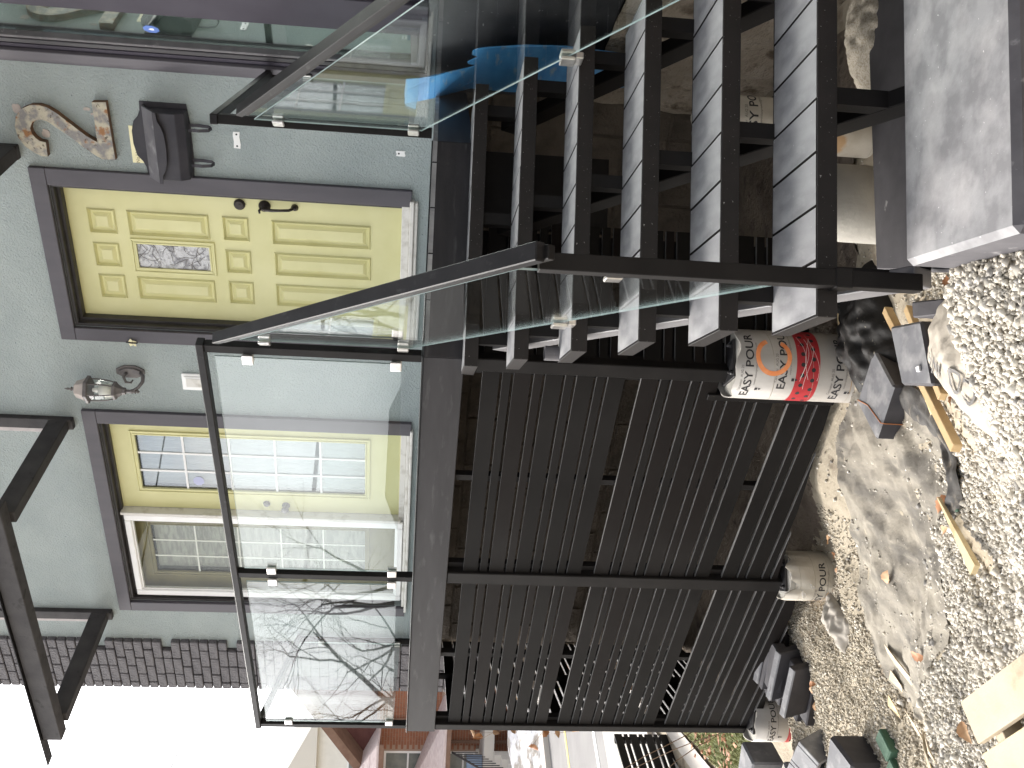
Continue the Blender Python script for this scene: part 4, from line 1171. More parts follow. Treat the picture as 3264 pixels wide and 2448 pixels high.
# ================================================================== BLOCKS, SLABS AND TIMBER ON THE GROUND
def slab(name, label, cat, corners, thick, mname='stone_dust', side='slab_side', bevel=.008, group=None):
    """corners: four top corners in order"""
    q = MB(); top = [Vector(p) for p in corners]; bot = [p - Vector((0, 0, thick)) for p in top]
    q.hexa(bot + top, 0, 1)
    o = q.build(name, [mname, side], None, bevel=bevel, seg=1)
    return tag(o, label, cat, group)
slab('concrete_step', 'big scuffed grey concrete slab serving as the bottom step', 'step', [(.358, 1.84, -1.192), (1.62, 1.975, -1.192), (1.56, 2.44, -1.192), (.341, 2.30, -1.192)], .165, bevel=.016)
slab('base_slab', 'dark dusty slab lying under the big bottom step', 'paving slab', [(.33, 2.25, -1.362), (1.60, 2.40, -1.362), (1.54, 2.99, -1.362), (.40, 2.80, -1.362)], .10, mname='paver_dark', side='paver_dark', bevel=.006)
slab('paving_block', 'grey block tied with a copper coloured string beside the printed tube', 'paving block', [(.204, 3.575, -1.745), (.058, 3.405, -1.745), (-.152, 3.525, -1.745), (-.012, 3.70, -1.745)], .105, mname='paver', side='paver_dark')
slab('paving_block', 'upper grey block with a white chip propped against the sack', 'paving block', [(.250, 3.072, -1.55), (.054, 2.974, -1.55), (.053, 2.779, -1.55), (.258, 2.867, -1.55)], .12, mname='paver', side='paver_dark')
slab('paving_block', 'dark flat block half buried in gravel below the newel', 'paving block', [(.302, 2.743, -1.45), (.253, 2.732, -1.45), (.250, 2.578, -1.44), (.295, 2.552, -1.44)], .09, mname='paver_dark', side='paver_dark', bevel=.004)
q = MB(); q.tube([(.0, 3.69, -1.7435), (-.02, 3.60, -1.7435), (-.085, 3.487, -1.7435), (-.087, 3.483, -1.76), (-.088, 3.482, -1.84)], .0022, 5)
tag(q.build('string', 'copper_string', None), 'copper coloured string across the block beside the printed tube', 'string')
q = MB(); q.prism(world_fr, [(.098, 2.850), (.116, 2.857), (.110, 2.876), (.096, 2.868)], -1.5495, -1.543)
tag(q.build('chip', 'white', None), 'white stone chip lying on the upper grey block', 'stone chip')
# long and short stakes
def stick(name, label, p, q_, w, h, mname, cat='stake', roll=0.0):
    m_ = MB(); p, q_ = Vector(p), Vector(q_); d = (q_ - p).normalized(); up = Matrix.Rotation(roll, 3, d) @ Vector((0, 0, 1))
    m_.bar(p, q_, w, h, up=up)
    return tag(m_.build(name, mname, None, bevel=.002), label, cat)
stick('timber_stake', 'long brown square stake running under the upper block', (.34, 3.42, -1.715), (-.133, 2.728, -1.605), .030, .030, 'wood')
stick('timber_stake', 'short split stake end beside the long brown stake', (.325, 3.16, -1.66), (.02, 2.79, -1.59), .028, .024, 'wood')
m_ = MB(); a, b = Vector((-.315, 3.03, -1.735)), Vector((-.50, 2.74, -1.70)); d = (b - a).normalized(); sd = d.cross(Vector((0, 0, 1))).normalized()
m_.hexa([a - sd * .003, a + sd * .003, a + sd * .003 + Vector((0, 0, .012)), a - sd * .003 + Vector((0, 0, .012)), b - sd * .020, b + sd * .020, b + sd * .020 + Vector((0, 0, .02)), b - sd * .020 + Vector((0, 0, .02))])
tag(m_.build('timber_stake', 'wood_new', None, bevel=.001), 'pale pointed stake lying alone on the gravel', 'stake')
# crumpled card and wood scraps
def scrap(label, pts, mname, lift=.02, name='scrap', cat='scrap', th=.003):
    q = MB(); n = len(pts)
    q.add([(x, y, gz(x, y) + lift + .008 * math.sin(i * 2.1)) for i, (x, y) in enumerate(pts)] + [(x, y, gz(x, y) + lift + th + .008 * math.sin(i * 2.1)) for i, (x, y) in enumerate(pts)],
          [tuple(range(n))[::-1], tuple(range(n, 2 * n))] + [(i, (i + 1) % n, n + (i + 1) % n, n + i) for i in range(n)])
    return tag(q.build(name, mname, None), label, cat)
scrap('wavy strip of corrugated card beside the long brown stake', [(.002, 3.191), (.013, 3.154), (-.011, 3.118), (-.038, 3.108), (-.055, 3.085), (-.071, 3.066), (-.092, 3.086), (-.066, 3.121), (-.036, 3.146), (-.015, 3.165)], 'card', lift=.012)
scrap('pale triangular wood shard near the middle of the gravel', [(-1.02, 3.83), (-1.05, 3.72), (-1.10, 3.57), (-1.125, 3.60), (-1.08, 3.73), (-1.055, 3.83)], 'wood_pale')
scrap('small pale square scrap at the edge of the fine gravel', [(-1.12, 3.80), (-1.155, 3.70), (-1.19, 3.72), (-1.165, 3.82)], 'wood_pale')
scrap('orange tinted wood chip beside the small pale scrap', [(-1.235, 3.83), (-1.26, 3.76), (-1.30, 3.74), (-1.28, 3.83)], 'card')
scrap('narrow bent chip of bark standing in the coarse gravel', [(-1.24, 3.68), (-1.265, 3.55), (-1.30, 3.50), (-1.29, 3.58)], 'wood_pale', lift=.03)
scrap('curved pale shaving near the pallet', [(-1.165, 3.20), (-1.20, 3.13), (-1.235, 3.10), (-1.225, 3.17)], 'wood_pale')
scrap('large pale splinter at the lower edge of the gravel', [(-1.19, 3.30), (-1.23, 3.24), (-1.285, 3.20), (-1.33, 3.20), (-1.29, 3.27), (-1.24, 3.32)], 'wood_pale')
scrap('yellowish splinter tucked under the large pale splinter', [(-1.26, 3.17), (-1.30, 3.09), (-1.35, 3.10), (-1.31, 3.18)], 'wood_new')
scrap('torn white paper scrap at the newel foot', [(.318, 2.55), (.30, 2.53), (.285, 2.56), (.31, 2.58)], 'white', lift=.03)
scrap('ribbed card scrap leaning against the printed tube', [(.30, 3.98), (.37, 3.98), (.36, 3.88), (.29, 3.90)], 'card', lift=.06)
# block with dark face at the lower left corner, on green offcuts
def ybox(name, label, cat, c, ang, dims, mats, tilt=None, bevel=.006, group=None, parent=None):
    q = MB(); fr = yaw_frame(c, ang, tilt); x, y, z = dims
    q.box(fr, -x / 2, x / 2, -y / 2, y / 2, 0, z, 0, 1)
    o = q.build(name, list(mats), parent, bevel=bevel)
    return tag(o, label, cat, group) if label else o
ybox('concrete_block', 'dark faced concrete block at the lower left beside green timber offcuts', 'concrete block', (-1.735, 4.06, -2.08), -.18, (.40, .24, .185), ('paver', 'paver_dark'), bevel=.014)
ybox('timber_offcut', 'green treated timber offcut nearer the dark faced block corner', 'offcut', (-1.45, 3.84, -2.04), -.5, (.07, .12, .05), ('wood_green', 'wood_green'))
ybox('timber_offcut', 'green treated timber offcut cut off by the edge of the photo', 'offcut', (-1.545, 3.76, -2.05), -.5, (.07, .12, .05), ('wood_green', 'wood_green'))
q = MB(); fr = yaw_frame((-.335, 2.92, gz(-.335, 2.92) + .012), .4); q.box(fr, -.012, .012, -.008, .008, 0, .008); q.box(fr, -.006, .014, .009, .016, 0, .006)
tag(q.build('plastic_scrap', 'wood_green', None, bevel=.002), 'tiny green plastic scrap beside the pale pointed stake', 'scrap')
# pallet
pal = thing('pallet', 'pale wooden pallet corner lying on the coarse gravel', 'pallet', (-.95, 2.4, -1.75))
pd = Vector((.625, -.78, 0)).normalized(); pn = Vector((-pd.y, pd.x, 0))
def PL(a, b, z): return Vector((-.847, 2.576, -1.58)) + pd * a - Vector((.67, .74, 0)).normalized() * b + Vector((0, 0, z))
for b0, w, mn in ((0, .126, 'wood_pale'), (.155, .126, 'wood_new'), (.31, .126, 'wood_pale'), (.465, .126, 'wood_pale')):
    q = MB(); q.hexa([PL(0, b0, 0), PL(0, b0 + w, 0), PL(1.0, b0 + w, 0), PL(1.0, b0, 0), PL(0, b0, .02), PL(0, b0 + w, .02), PL(1.0, b0 + w, .02), PL(1.0, b0, .02)])
    q.build('plank', mn, pal, bevel=.002)
for a0 in (.06, .5, .90):
    q = MB(); q.hexa([PL(a0, -.0, -.085), PL(a0, .66, -.085), PL(a0 + .04, .66, -.085), PL(a0 + .04, 0, -.085), PL(a0, 0.0, -.0005), PL(a0, .66, -.0005), PL(a0 + .04, .66, -.0005), PL(a0 + .04, 0, -.0005)])
    q.build('stringer', 'wood_pale', pal, bevel=.002)
# stack of retaining wall blocks in front of the left tube
pv = 0
for layer, (n_, off) in enumerate(((3, 0.0), (3, .05), (2, .10))):
    for i in range(n_):
        for r_ in range(1):
            lab = ['bottom row', 'middle row', 'top row'][layer] + ' ' + ['nearest the deck', 'second from the deck', 'farthest from the deck'][i]
            x = -1.80 + .075 * layer - i * .03; y = 5.33 + i * .135 + layer * .06
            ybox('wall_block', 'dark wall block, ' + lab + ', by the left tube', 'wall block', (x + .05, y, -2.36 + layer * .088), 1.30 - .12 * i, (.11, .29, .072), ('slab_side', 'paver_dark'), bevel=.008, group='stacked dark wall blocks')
for i in range(3):
    ybox('wall_block', 'thin dark paver on edge, ' + ['first', 'second', 'third'][i] + ' in the leaning row by the slats', 'wall block', (-1.66 + .045 * i, 5.30 + i * .17, -2.32 + .02 * i), 1.20, (.05, .34, .20), ('paver', 'paver_dark'), tilt=('Y', -.35), bevel=.006, group='stacked dark wall blocks')
ybox('concrete_block', 'pale blue grey concrete block beyond the left tube', 'concrete block', (-2.30, 5.66, -2.26), -.25, (.26, .22, .20), ('paver', 'paver'), bevel=.012)
ybox('concrete_block', 'whitish rough block in front of the pale blue grey block', 'concrete block', (-2.20, 5.25, -2.30), -.5, (.16, .17, .15), ('concrete', 'paver'), bevel=.012)
cb = thing('cinder_block', 'grey cinder block with open cells at the left edge of the gravel', 'cinder block', (-1.99, 5.02, -2.30))
q = MB(); fr = yaw_frame((-1.975, 5.03, -2.265), -.62, ('X', .5))
W_, H_, L_ = .36, .17, .15
for e in ((-W_ / 2, -W_ / 2 + .03), (-.015, .015), (W_ / 2 - .03, W_ / 2)): q.box(fr, e[0], e[1], -L_ / 2, L_ / 2, 0, H_)
q.box(fr, -W_ / 2 + .0301, -.0151, -L_ / 2, L_ / 2, 0, .03); q.box(fr, .0151, W_ / 2 - .0301, -L_ / 2, L_ / 2, 0, .03)
q.box(fr, -W_ / 2 + .0301, -.0151, -L_ / 2, L_ / 2, H_ - .03, H_); q.box(fr, .0151, W_ / 2 - .0301, -L_ / 2, L_ / 2, H_ - .03, H_)
q.build('block', 'paver', cb, bevel=.004)
q = MB(); q.box(fr, -W_ / 2 + .031, W_ / 2 - .031, -L_ / 2 + .05, -L_ / 2 + .06, .031, H_ - .031); q.build('cell_back', 'interior', cb)

# ---- soft things: sack, black bag, rag, mesh bag
def pillow(c, ang, L_, w, h, seed, n=(40, 24), wrinkle=.012, tilt=(0, 0), power=.45, wf=34):
    r = np.random.default_rng(seed)
    ux = np.linspace(-1, 1, n[0]); uy = np.linspace(-1, 1, n[1])
    A, B = np.meshgrid(ux, uy)
    prof = np.clip((1 - A ** 2), 0, 1) ** power * np.clip((1 - B ** 2), 0, 1) ** power
    wr = vnoise(A * L_, B * w, wf, seed) + .45 * vnoise(A * L_, B * w, wf * 2.1, seed + 1)
    Z1 = h * prof + wrinkle * wr * (.35 + prof)
    Z0 = np.minimum(-.15 * h * prof, Z1 - .004)
    X = A * L_ / 2 * (1 + .05 * vnoise(A, B, 4, seed + 2)); Y = B * w / 2 * (1 + .08 * vnoise(A, B, 3, seed + 3))
    ca, sa = math.cos(ang), math.sin(ang)
    def tf(X, Y, Z): return np.stack([c[0] + X * ca - Y * sa, c[1] + X * sa + Y * ca, c[2] + Z + X * tilt[0] + Y * tilt[1]], -1).reshape(-1, 3)
    k = np.arange(n[0] * n[1]).reshape(n[1], n[0])
    q1 = np.stack([k[:-1, :-1], k[:-1, 1:], k[1:, 1:], k[1:, :-1]], -1).reshape(-1, 4)
    v = np.concatenate([tf(X, Y, Z1), tf(X, Y, Z0)]); f = np.concatenate([q1, q1[:, ::-1] + n[0] * n[1]])
    def surf(a, b, lift=.002):
        i = (a + 1) / 2 * (n[0] - 1); j = (b + 1) / 2 * (n[1] - 1)
        i0, j0 = int(min(max(i, 0), n[0] - 2)), int(min(max(j, 0), n[1] - 2)); fi, fj = i - i0, j - j0
        def L2(Q): return (Q[j0, i0] * (1 - fi) * (1 - fj) + Q[j0, i0 + 1] * fi * (1 - fj) + Q[j0 + 1, i0] * (1 - fi) * fj + Q[j0 + 1, i0 + 1] * fi * fj)
        p = tf(np.array([L2(X)]), np.array([L2(Y)]), np.array([L2(Z1) + lift]))[0]
        return Vector(p)
    return v, f, surf
v, f, ssurf = pillow((.135, 2.43, -1.535), 1.07, .52, .34, .135, 5, n=(60, 34), wrinkle=.009, wf=26)
sack = raw_mesh('sack', v, f, 'sack', smooth=True); tag(sack, 'dirty white woven sack half buried under the coarse gravel', 'sack')
q = MB()
for body, a0, b0, sz in (('CO', -.30, .35, .10), ('ING', .35, .50, .075)):
    vs, fs = text_shape(body, sz, 1.0, .001)
    q.add([ssurf(a0 + x / .31, b0 + y / .165, .007) for x, y in vs], fs)
q.build('lettering', 'faded_ink', sack, recalc=False)
v, f, _ = pillow((.30, 3.74, -1.835), .5, .50, .40, .13, 8, n=(60, 50), wrinkle=.035, wf=13)
tag(raw_mesh('plastic_bag', v, f, 'bag', smooth=True), 'crumpled black plastic bag beside the printed tube', 'plastic bag')
v, f, _ = pillow((-1.10, 4.52, -2.085), 1.2, .28, .17, .05, 12, n=(44, 30), wrinkle=.020, wf=24)
tag(raw_mesh('rag', v, f, 'rag', smooth=True), 'crumpled pale rag left of the short torn tube', 'rag')
v, f, _ = pillow((1.22, 2.98, -1.50), .1, .44, .36, .17, 15, n=(40, 30), wrinkle=.010)
tag(raw_mesh('mesh_bag', v, f, 'mesh_bag', smooth=True), 'tan mesh sack slumped under the stairs', 'sack')
v, f, _ = pillow((1.00, 2.93, -1.47), .2, .14, .10, .05, 17, n=(18, 14), wrinkle=.005)
tag(raw_mesh('sack_tag', v, f, 'orange', smooth=True), 'faded orange paper scrap beside the mesh sack', 'scrap')

# ---- muddy sheet of landscape fabric
mat_poly = [(.02, 4.02), (-.22, 4.26), (-.50, 4.20), (-.80, 4.28), (-1.02, 4.16), (-1.16, 3.90), (-1.27, 3.62), (-1.24, 3.40), (-1.04, 3.28), (-.80, 3.02), (-.62, 3.06), (-.44, 3.14), (-.30, 2.92), (-.18, 2.95), (-.06, 3.12), (.02, 3.45), (.06, 3.80)]
def in_poly(x, y, poly):
    c = np.zeros_like(x, dtype=bool); j = len(poly) - 1
    for i in range(len(poly)):
        xi, yi = poly[i]; xj, yj = poly[j]
        c ^= ((yi > y) != (yj > y)) & (x < (xj - xi) * (y - yi) / (yj - yi + 1e-12) + xi); j = i
    return c
ax = np.arange(-1.34, .12, .012); ay = np.arange(2.85, 4.34, .012)
A, B = np.meshgrid(ax, ay)
ins = in_poly(A + .02 * vnoise(A, B, 22, 21), B + .02 * vnoise(A, B, 22, 22), mat_poly)
dirn = A * .42 + B * .9
fold = .007 * np.sin(dirn * 0 + (A * .9 - B * .42) * 26 + 2.2 * vnoise(A, B, 3, 25)) * sstep(vnoise(A, B, 4, 26) * 2 + .4)
Zm = G(A, B) + bumpy(A, B) + .006 + fold + .006 * vnoise(A, B, 40, 23)
k = np.arange(A.size).reshape(A.shape)
keep = ins[:-1, :-1] & ins[1:, 1:] & ins[:-1, 1:] & ins[1:, :-1]
qf = np.stack([k[:-1, :-1], k[:-1, 1:], k[1:, 1:], k[1:, :-1]], -1)[keep]
used, inv = np.unique(qf, return_inverse=True)
vv = np.stack([A, B, Zm], -1).reshape(-1, 3)[used]
tag(raw_mesh('landscape_fabric', vv, inv.reshape(-1, 4), 'fabric', smooth=True), 'muddy landscape fabric sheet spread over the soil in front of the skirt', 'ground sheet')
# curled dark edge of the sheet along the gravel
edge = np.array([(.045, 3.62), (.02, 3.42), (-.035, 3.22), (-.075, 3.12), (-.14, 3.03), (-.21, 2.97), (-.30, 2.95), (-.37, 3.00)])
tt = np.linspace(0, len(edge) - 1, 90); ex = np.interp(tt, range(len(edge)), edge[:, 0]); ey = np.interp(tt, range(len(edge)), edge[:, 1])
tx, ty = np.gradient(ex), np.gradient(ey); tl = np.hypot(tx, ty); nx_, ny_ = ty / tl, -tx / tl
vv_ = np.linspace(-1, 1, 12); TT_, VV_ = np.meshgrid(tt, vv_)
wd = .055 + .030 * vnoise(TT_, TT_ * .0, 3.1, 71)
PXe = np.interp(TT_, tt, ex) + np.interp(TT_, tt, nx_) * VV_ * wd; PYe = np.interp(TT_, tt, ey) + np.interp(TT_, tt, ny_) * VV_ * wd
PZe = G(PXe, PYe) + .012 + .030 * (1 - VV_ ** 2) * (.55 + .6 * vnoise(TT_ * .5, VV_, 4, 72)) + .009 * vnoise(PXe, PYe, 55, 73)
k = np.arange(TT_.size).reshape(TT_.shape)
tag(raw_mesh('fabric_fold', np.stack([PXe, PYe, PZe], -1).reshape(-1, 3), np.stack([k[:-1, :-1], k[:-1, 1:], k[1:, 1:], k[1:, :-1]], -1).reshape(-1, 4), 'fabric_edge', smooth=True), 'curled black edge of ground sheet along the coarse gravel', 'ground sheet')

# ================================================================== GRAVEL
CUBE_V = np.array([(x_, y_, z_) for x_ in (-1, 1) for y_ in (-1, 1) for z_ in (-1, 1)], float) * .66
CUBE_F = np.array([(0, 1, 3), (0, 3, 2), (4, 6, 7), (4, 7, 5), (0, 4, 5), (0, 5, 1), (2, 3, 7), (2, 7, 6), (0, 2, 6), (0, 6, 4), (1, 5, 7), (1, 7, 3)])
def stones(name, x, y, z, size, mname, seed):
    """crushed stone: jittered eight-cornered chips, each its own island"""
    r = np.random.default_rng(seed); n = len(x)
    V = CUBE_V[None] * (1 + r.uniform(-.45, .35, (n, 8, 3)))
    V = V * (size[:, None, None] / 2) * r.uniform(.60, 1.25, (n, 1, 3))
    a = r.uniform(0, 2 * PI, (n, 3)); ca, sa = np.cos(a), np.sin(a)
    def rot(V, i, j, k):
        U = V.copy(); U[..., i] = V[..., i] * ca[:, k, None] - V[..., j] * sa[:, k, None]; U[..., j] = V[..., i] * sa[:, k, None] + V[..., j] * ca[:, k, None]; return U
    V = rot(rot(rot(V, 0, 1, 0), 1, 2, 1), 0, 2, 2)
    V += np.stack([x, y, z], -1)[:, None]
    Fc = CUBE_F[None] + (np.arange(n) * 8)[:, None, None]
    return tag(raw_mesh(name, V.reshape(-1, 3), Fc.reshape(-1, 3), mname), kind='stuff')
KEEP_CLEAR = [[(.30, 3.12), (.03, 3.0), (.03, 2.70), (.30, 2.80)], [(.32, 2.76), (.235, 2.75), (.235, 2.54), (.32, 2.53)], [(.37, 3.46), (.30, 3.48), (-.16, 2.76), (-.11, 2.70)], [(.34, 3.17), (.31, 3.19), (.0, 2.80), (.03, 2.77)], [(.02, 3.2), (-.1, 3.1), (-.08, 3.04), (.04, 3.14)], [(-.30, 3.03), (-.34, 3.03), (-.53, 2.74), (-.47, 2.72)]]
BLOCKED = [[(.36, 1.84), (1.62, 1.975), (1.56, 2.44), (.34, 2.30)]]
# coarse gravel in front
N1 = 70000
r = np.random.default_rng(31)
x = r.uniform(-1.7, .62, N1 * 2); y = r.uniform(1.55, 4.0, N1 * 2)
w_ = np.clip(1.25 - sstep((y - (2.95 - .10 * (x + .3))) / .55) * 1.22 + .35 * vnoise(x, y, 5, 41), 0, 1)
w_ *= np.where(in_poly(x, y, mat_poly), .16, 1)
w_ *= np.where(y > 3.45, np.where(x < -.9, .5, .12), 1)
w_ = np.where((x > .10) & (y > 2.62), w_ * .5, w_)
for pg in KEEP_CLEAR: w_ = np.where(in_poly(x, y, pg), 0, w_)
kp = (r.random(N1 * 2) < w_) & ~in_poly(x, y, BLOCKED[0]); x, y = x[kp], y[kp]
sz = np.clip(r.lognormal(math.log(.0105), .42, len(x)), .005, .036)
zz = G(x, y) + bumpy(x, y) + r.uniform(-.35, .28, len(x)) * sz
mound = .10 * np.exp(-(((x - .02) / .42) ** 2 + ((y - 2.08) / .34) ** 2))
stones('gravel', x, y, zz + mound * .0, sz, 'gravel', 32)
# heap of gravel over the sack
n_ = 13000; ang = r.uniform(0, 2 * PI, n_); rad = np.sqrt(r.random(n_))
x = .17 + .40 * rad * np.cos(ang); y = 2.05 + .46 * rad * np.sin(ang)
kp = ~in_poly(x, y, [(.36, 1.84), (1.62, 1.975), (1.56, 2.44), (.34, 2.30)]); x, y, rad = x[kp], y[kp], rad[kp]
sz = np.clip(r.lognormal(math.log(.0120), .40, len(x)), .006, .034)
hp = G(x, y) + .12 * np.clip(1 - rad ** 2, 0, 1)
stones('gravel', x, y, hp + r.uniform(-.5, .22, len(x)) * sz, sz, 'gravel', 33)
hx, hy = np.meshgrid(np.linspace(-.26, .60, 30), np.linspace(1.55, 2.55, 30)); hr = np.hypot((hx - .17) / .42, (hy - 2.05) / .48)
k = np.arange(900).reshape(30, 30)
hz_ = G(hx, hy) - .006 + .115 * np.clip(1 - hr ** 2, -.3, 1)
tag(raw_mesh('gravel_heap', np.stack([hx, hy, hz_], -1).reshape(-1, 3), np.stack([k[:-1, :-1], k[:-1, 1:], k[1:, 1:], k[1:, :-1]], -1).reshape(-1, 4), 'soil', smooth=True), kind='structure')
# fine gravel on the left
N2 = 46000
x = r.uniform(-2.5, -.55, N2); y = r.uniform(3.0, 5.8, N2)
w_ = np.clip(sstep((-.75 - x + .35 * (y - 4.2) * 0) / .3) + .3 * vnoise(x, y, 6, 44), 0, 1) * np.where(in_poly(x, y, mat_poly), .05, 1)
w_ = np.where((x > -1.0) & (y > 4.15), .25, w_)
kp = r.random(N2) < w_; x, y = x[kp], y[kp]
sz = np.clip(r.lognormal(math.log(.0102), .36, len(x)), .006, .028)
stones('gravel', x, y, G(x, y) + bumpy(x, y) + r.uniform(-.4, .2, len(x)) * sz, sz, 'fine_gravel', 34)
# scattered crumbs over the soil and the sheet
x = r.uniform(-1.3, 1.5, 1500); y = r.uniform(2.6, 4.5, 1500)
sz = np.clip(r.lognormal(math.log(.0085), .5, len(x)), .003, .03)
stones('gravel', x, y, G(x, y) + bumpy(x, y) + .004 + r.uniform(-.2, .2, len(x)) * sz, sz, 'gravel', 35)

# ---- dry leaves
def leaf_mesh(seed, mname):
    rr = np.random.default_rng(seed); q = MB(); n = 11; prof = [0, .35, .62, .55, .78, .60, .70, .45, .40, .18, 0]
    L_ = .085; vs = []
    for i in range(n):
        t = i / (n - 1); w = prof[i] * .030 * rr.uniform(.8, 1.2); z = .012 * math.sin(t * 3.0) * rr.uniform(.8, 1.2)
        vs += [(t * L_ - L_ / 2, -w, z + abs(w) * .5), (t * L_ - L_ / 2, 0, z), (t * L_ - L_ / 2, w, z + abs(w) * .35)]
    fs = []
    for i in range(n - 1):
        for j in range(2): fs.append((i * 3 + j, i * 3 + 3 + j, i * 3 + 4 + j, i * 3 + 1 + j))
    q.add(vs, fs)
    return q, mname
leaf_src = []
spots_ = [(-.34, 3.06), (-.42, 3.0), (.17, 3.93), (.03, 4.2), (-.02, 4.33), (.30, 3.6), (.02, 2.85), (-1.31, 3.36), (-.92, 3.30), (-1.62, 5.1), (-1.56, 5.0), (-1.73, 5.15), (.36, 2.66), (-.9, 4.78), (-.83, 4.85), (-.72, 4.7), (-.16, 4.36), (-.72, 3.70), (.44, 3.1), (-1.05, 2.9)]
for i, (x_, y_) in enumerate(spots_):
    if i < 2:
        q, mn = leaf_mesh(i, ['leaf', 'leaf_pale'][i]); lf = q.build('dry_leaf', mn, None, smooth=True, recalc=False); leaf_src.append(lf)
    else:
        lf = leaf_src[i % 2].copy(); COL.objects.link(lf)
    place(lf, (x_, y_, gz(x_, y_) + .022), None)
    lf.rotation_euler = (random.uniform(-.4, .4), random.uniform(-.4, .4), random.uniform(0, 6.3)); s_ = random.uniform(.6, 1.0); lf.scale = (s_, s_, s_)
    tag(lf, 'dry brown leaf lying on the soil or gravel', 'leaf', 'dry brown leaves scattered on the ground')

# ================================================================== ACROSS THE STREET
bh = thing('brick_house', 'red brick house with two pinkish porch roofs across the street', 'house', (-11, 27.5, -3))
HX0, HX1, HY = -17.0, -6.2, 27.3
def HB(x, z, o=0.0): return Vector((x, HY - o, z))
q = MB(); wall_sheet(q, HB, HX0, HX1, -3.3, 1.2, [(-12.4, -10.62, -.45, .66), (-12.4, -10.62, -1.95, -1.06), (-9.75, -8.9, -1.75, -1.02)], .15); q.build('wall', 'house_mortar', bh, recalc=False)
q = MB(); q.box(HB, HX0, HX1, -3.3, 1.2, -.2, -6); q.build('inner_wall', 'interior', bh)
# brick courses (too fine to pick apart singly from here)
q = MB(); zc = -3.0; r_ = 0
opn = [(-12.45, -10.57, -.50, .70), (-12.45, -10.57, -2.0, -1.02), (-9.80, -8.85, -1.8, -.98)]
while zc < 1.1:
    xx = -12.6 + (.12 if r_ % 2 else 0)
    while xx < -6.4:
        if not any(a - .12 < xx + .11 < b + .12 and c - .04 < zc < d + .03 for a, b, c, d in opn): q.box(HB, xx, xx + .225, zc, zc + .066, 0, .014)
        xx += .24
    zc += .08; r_ += 1
tag(q.build('brick_courses', 'house_brick', bh, recalc=False), kind='stuff')
for a, b, c, d in ((-12.4, -10.62, -.45, .66), (-12.4, -10.62, -1.95, -1.06), (-9.75, -8.9, -1.75, -1.02)):
    q = MB()
    for e in ((a, a + .06, c, d), (b - .06, b, c, d), (a + .06, b - .06, c, c + .06), (a + .06, b - .06, d - .06, d), (a + .06, b - .06, c + (d - c) * .36, c + (d - c) * .36 + .05)): q.box(HB, *e, -.08, .01)
    w_ = q.build('window', 'white', bh)
    q = MB(); q.box(HB, a + .06, b - .06, c + .06, d - .06, -.07, -.05); q.build('pane', 'house_glass', w_)
    q = MB(); q.box(HB, a - .1, b + .1, c - .14, c - .005, .001, .08); q.build('sill', 'pavement', w_)
# porch roofs: eave, fascia and hipped end
def pent(zE, zT, xr, slope, name):
    q = MB(); ye = HY - 1.9; xt = xr - (zT - zE) / slope
    p = [Vector((HX0, ye, zE)), Vector((xr, ye, zE)), Vector((xt, HY, zT)), Vector((HX0, HY, zT))]
    dn = Vector((0, 0, -.05))
    q.hexa([v + dn for v in p] + p)
    e = Vector((xr, HY, zE)); q.add([p[1], e, p[2], p[1] + dn, e + dn, p[2] + dn], [(0, 1, 2), (3, 5, 4), (0, 3, 4, 1)])
    ro = q.build(name, 'roof_pink', bh, recalc=False)
    q = MB()
    for k in range(7):
        t = k / 7
        a, b = p[0].lerp(p[3], t), p[1].lerp(p[2], t); a2, b2 = p[0].lerp(p[3], t + .02), p[1].lerp(p[2], t + .02)
        up = Vector((0, 0, .012)); q.hexa([a, b, b2, a2, a + up, b + up, b2 + up, a2 + up])
    q.build('shingle_rows', 'roof_pink', ro)
    q = MB(); q.box(lambda x, z, o: Vector((x, ye - .02 + o, z)), HX0, xr + .02, zE - .17, zE - .052, 0, .05); q.build('fascia_board', 'roof_brown', bh)
pent(.80, 2.1, -9.75, .53, 'roof'); pent(-.98, .35, -9.0, .36, 'roof')
# maroon gable
q = MB(); q.prism(lambda x, z, c: Vector((x, HY - c, z)), [(-11.0, .9), (-6.4, .9), (-6.4, 4.2), (-7.0, 4.2)], .02, .10); q.build('gable', 'maroon', bh)
q = MB()
for k in range(9): q.box(HB, -10.9 + k * .20, -6.4, .92 + k * .17, .92 + k * .17 + .02, .101, .125)
q.build('siding_laps', 'maroon', bh)
q = MB(); q.bar((-11.3, HY - .5, .80), (-7.0, HY - .5, 4.35), 1.2, .22, up=(0, 0, 1)); q.build('rake', 'roof_brown', bh)
q = MB(); q.tube([(-9.6, HY - .1, .7), (-9.7, HY - .1, .35), (-9.7, HY - .1, -3)], .05, 8); q.tube([(-10.3, HY - .1, -1.0), (-10.3, HY - .1, -3)], .05, 8); q.build('downpipe', 'roof_brown', bh)
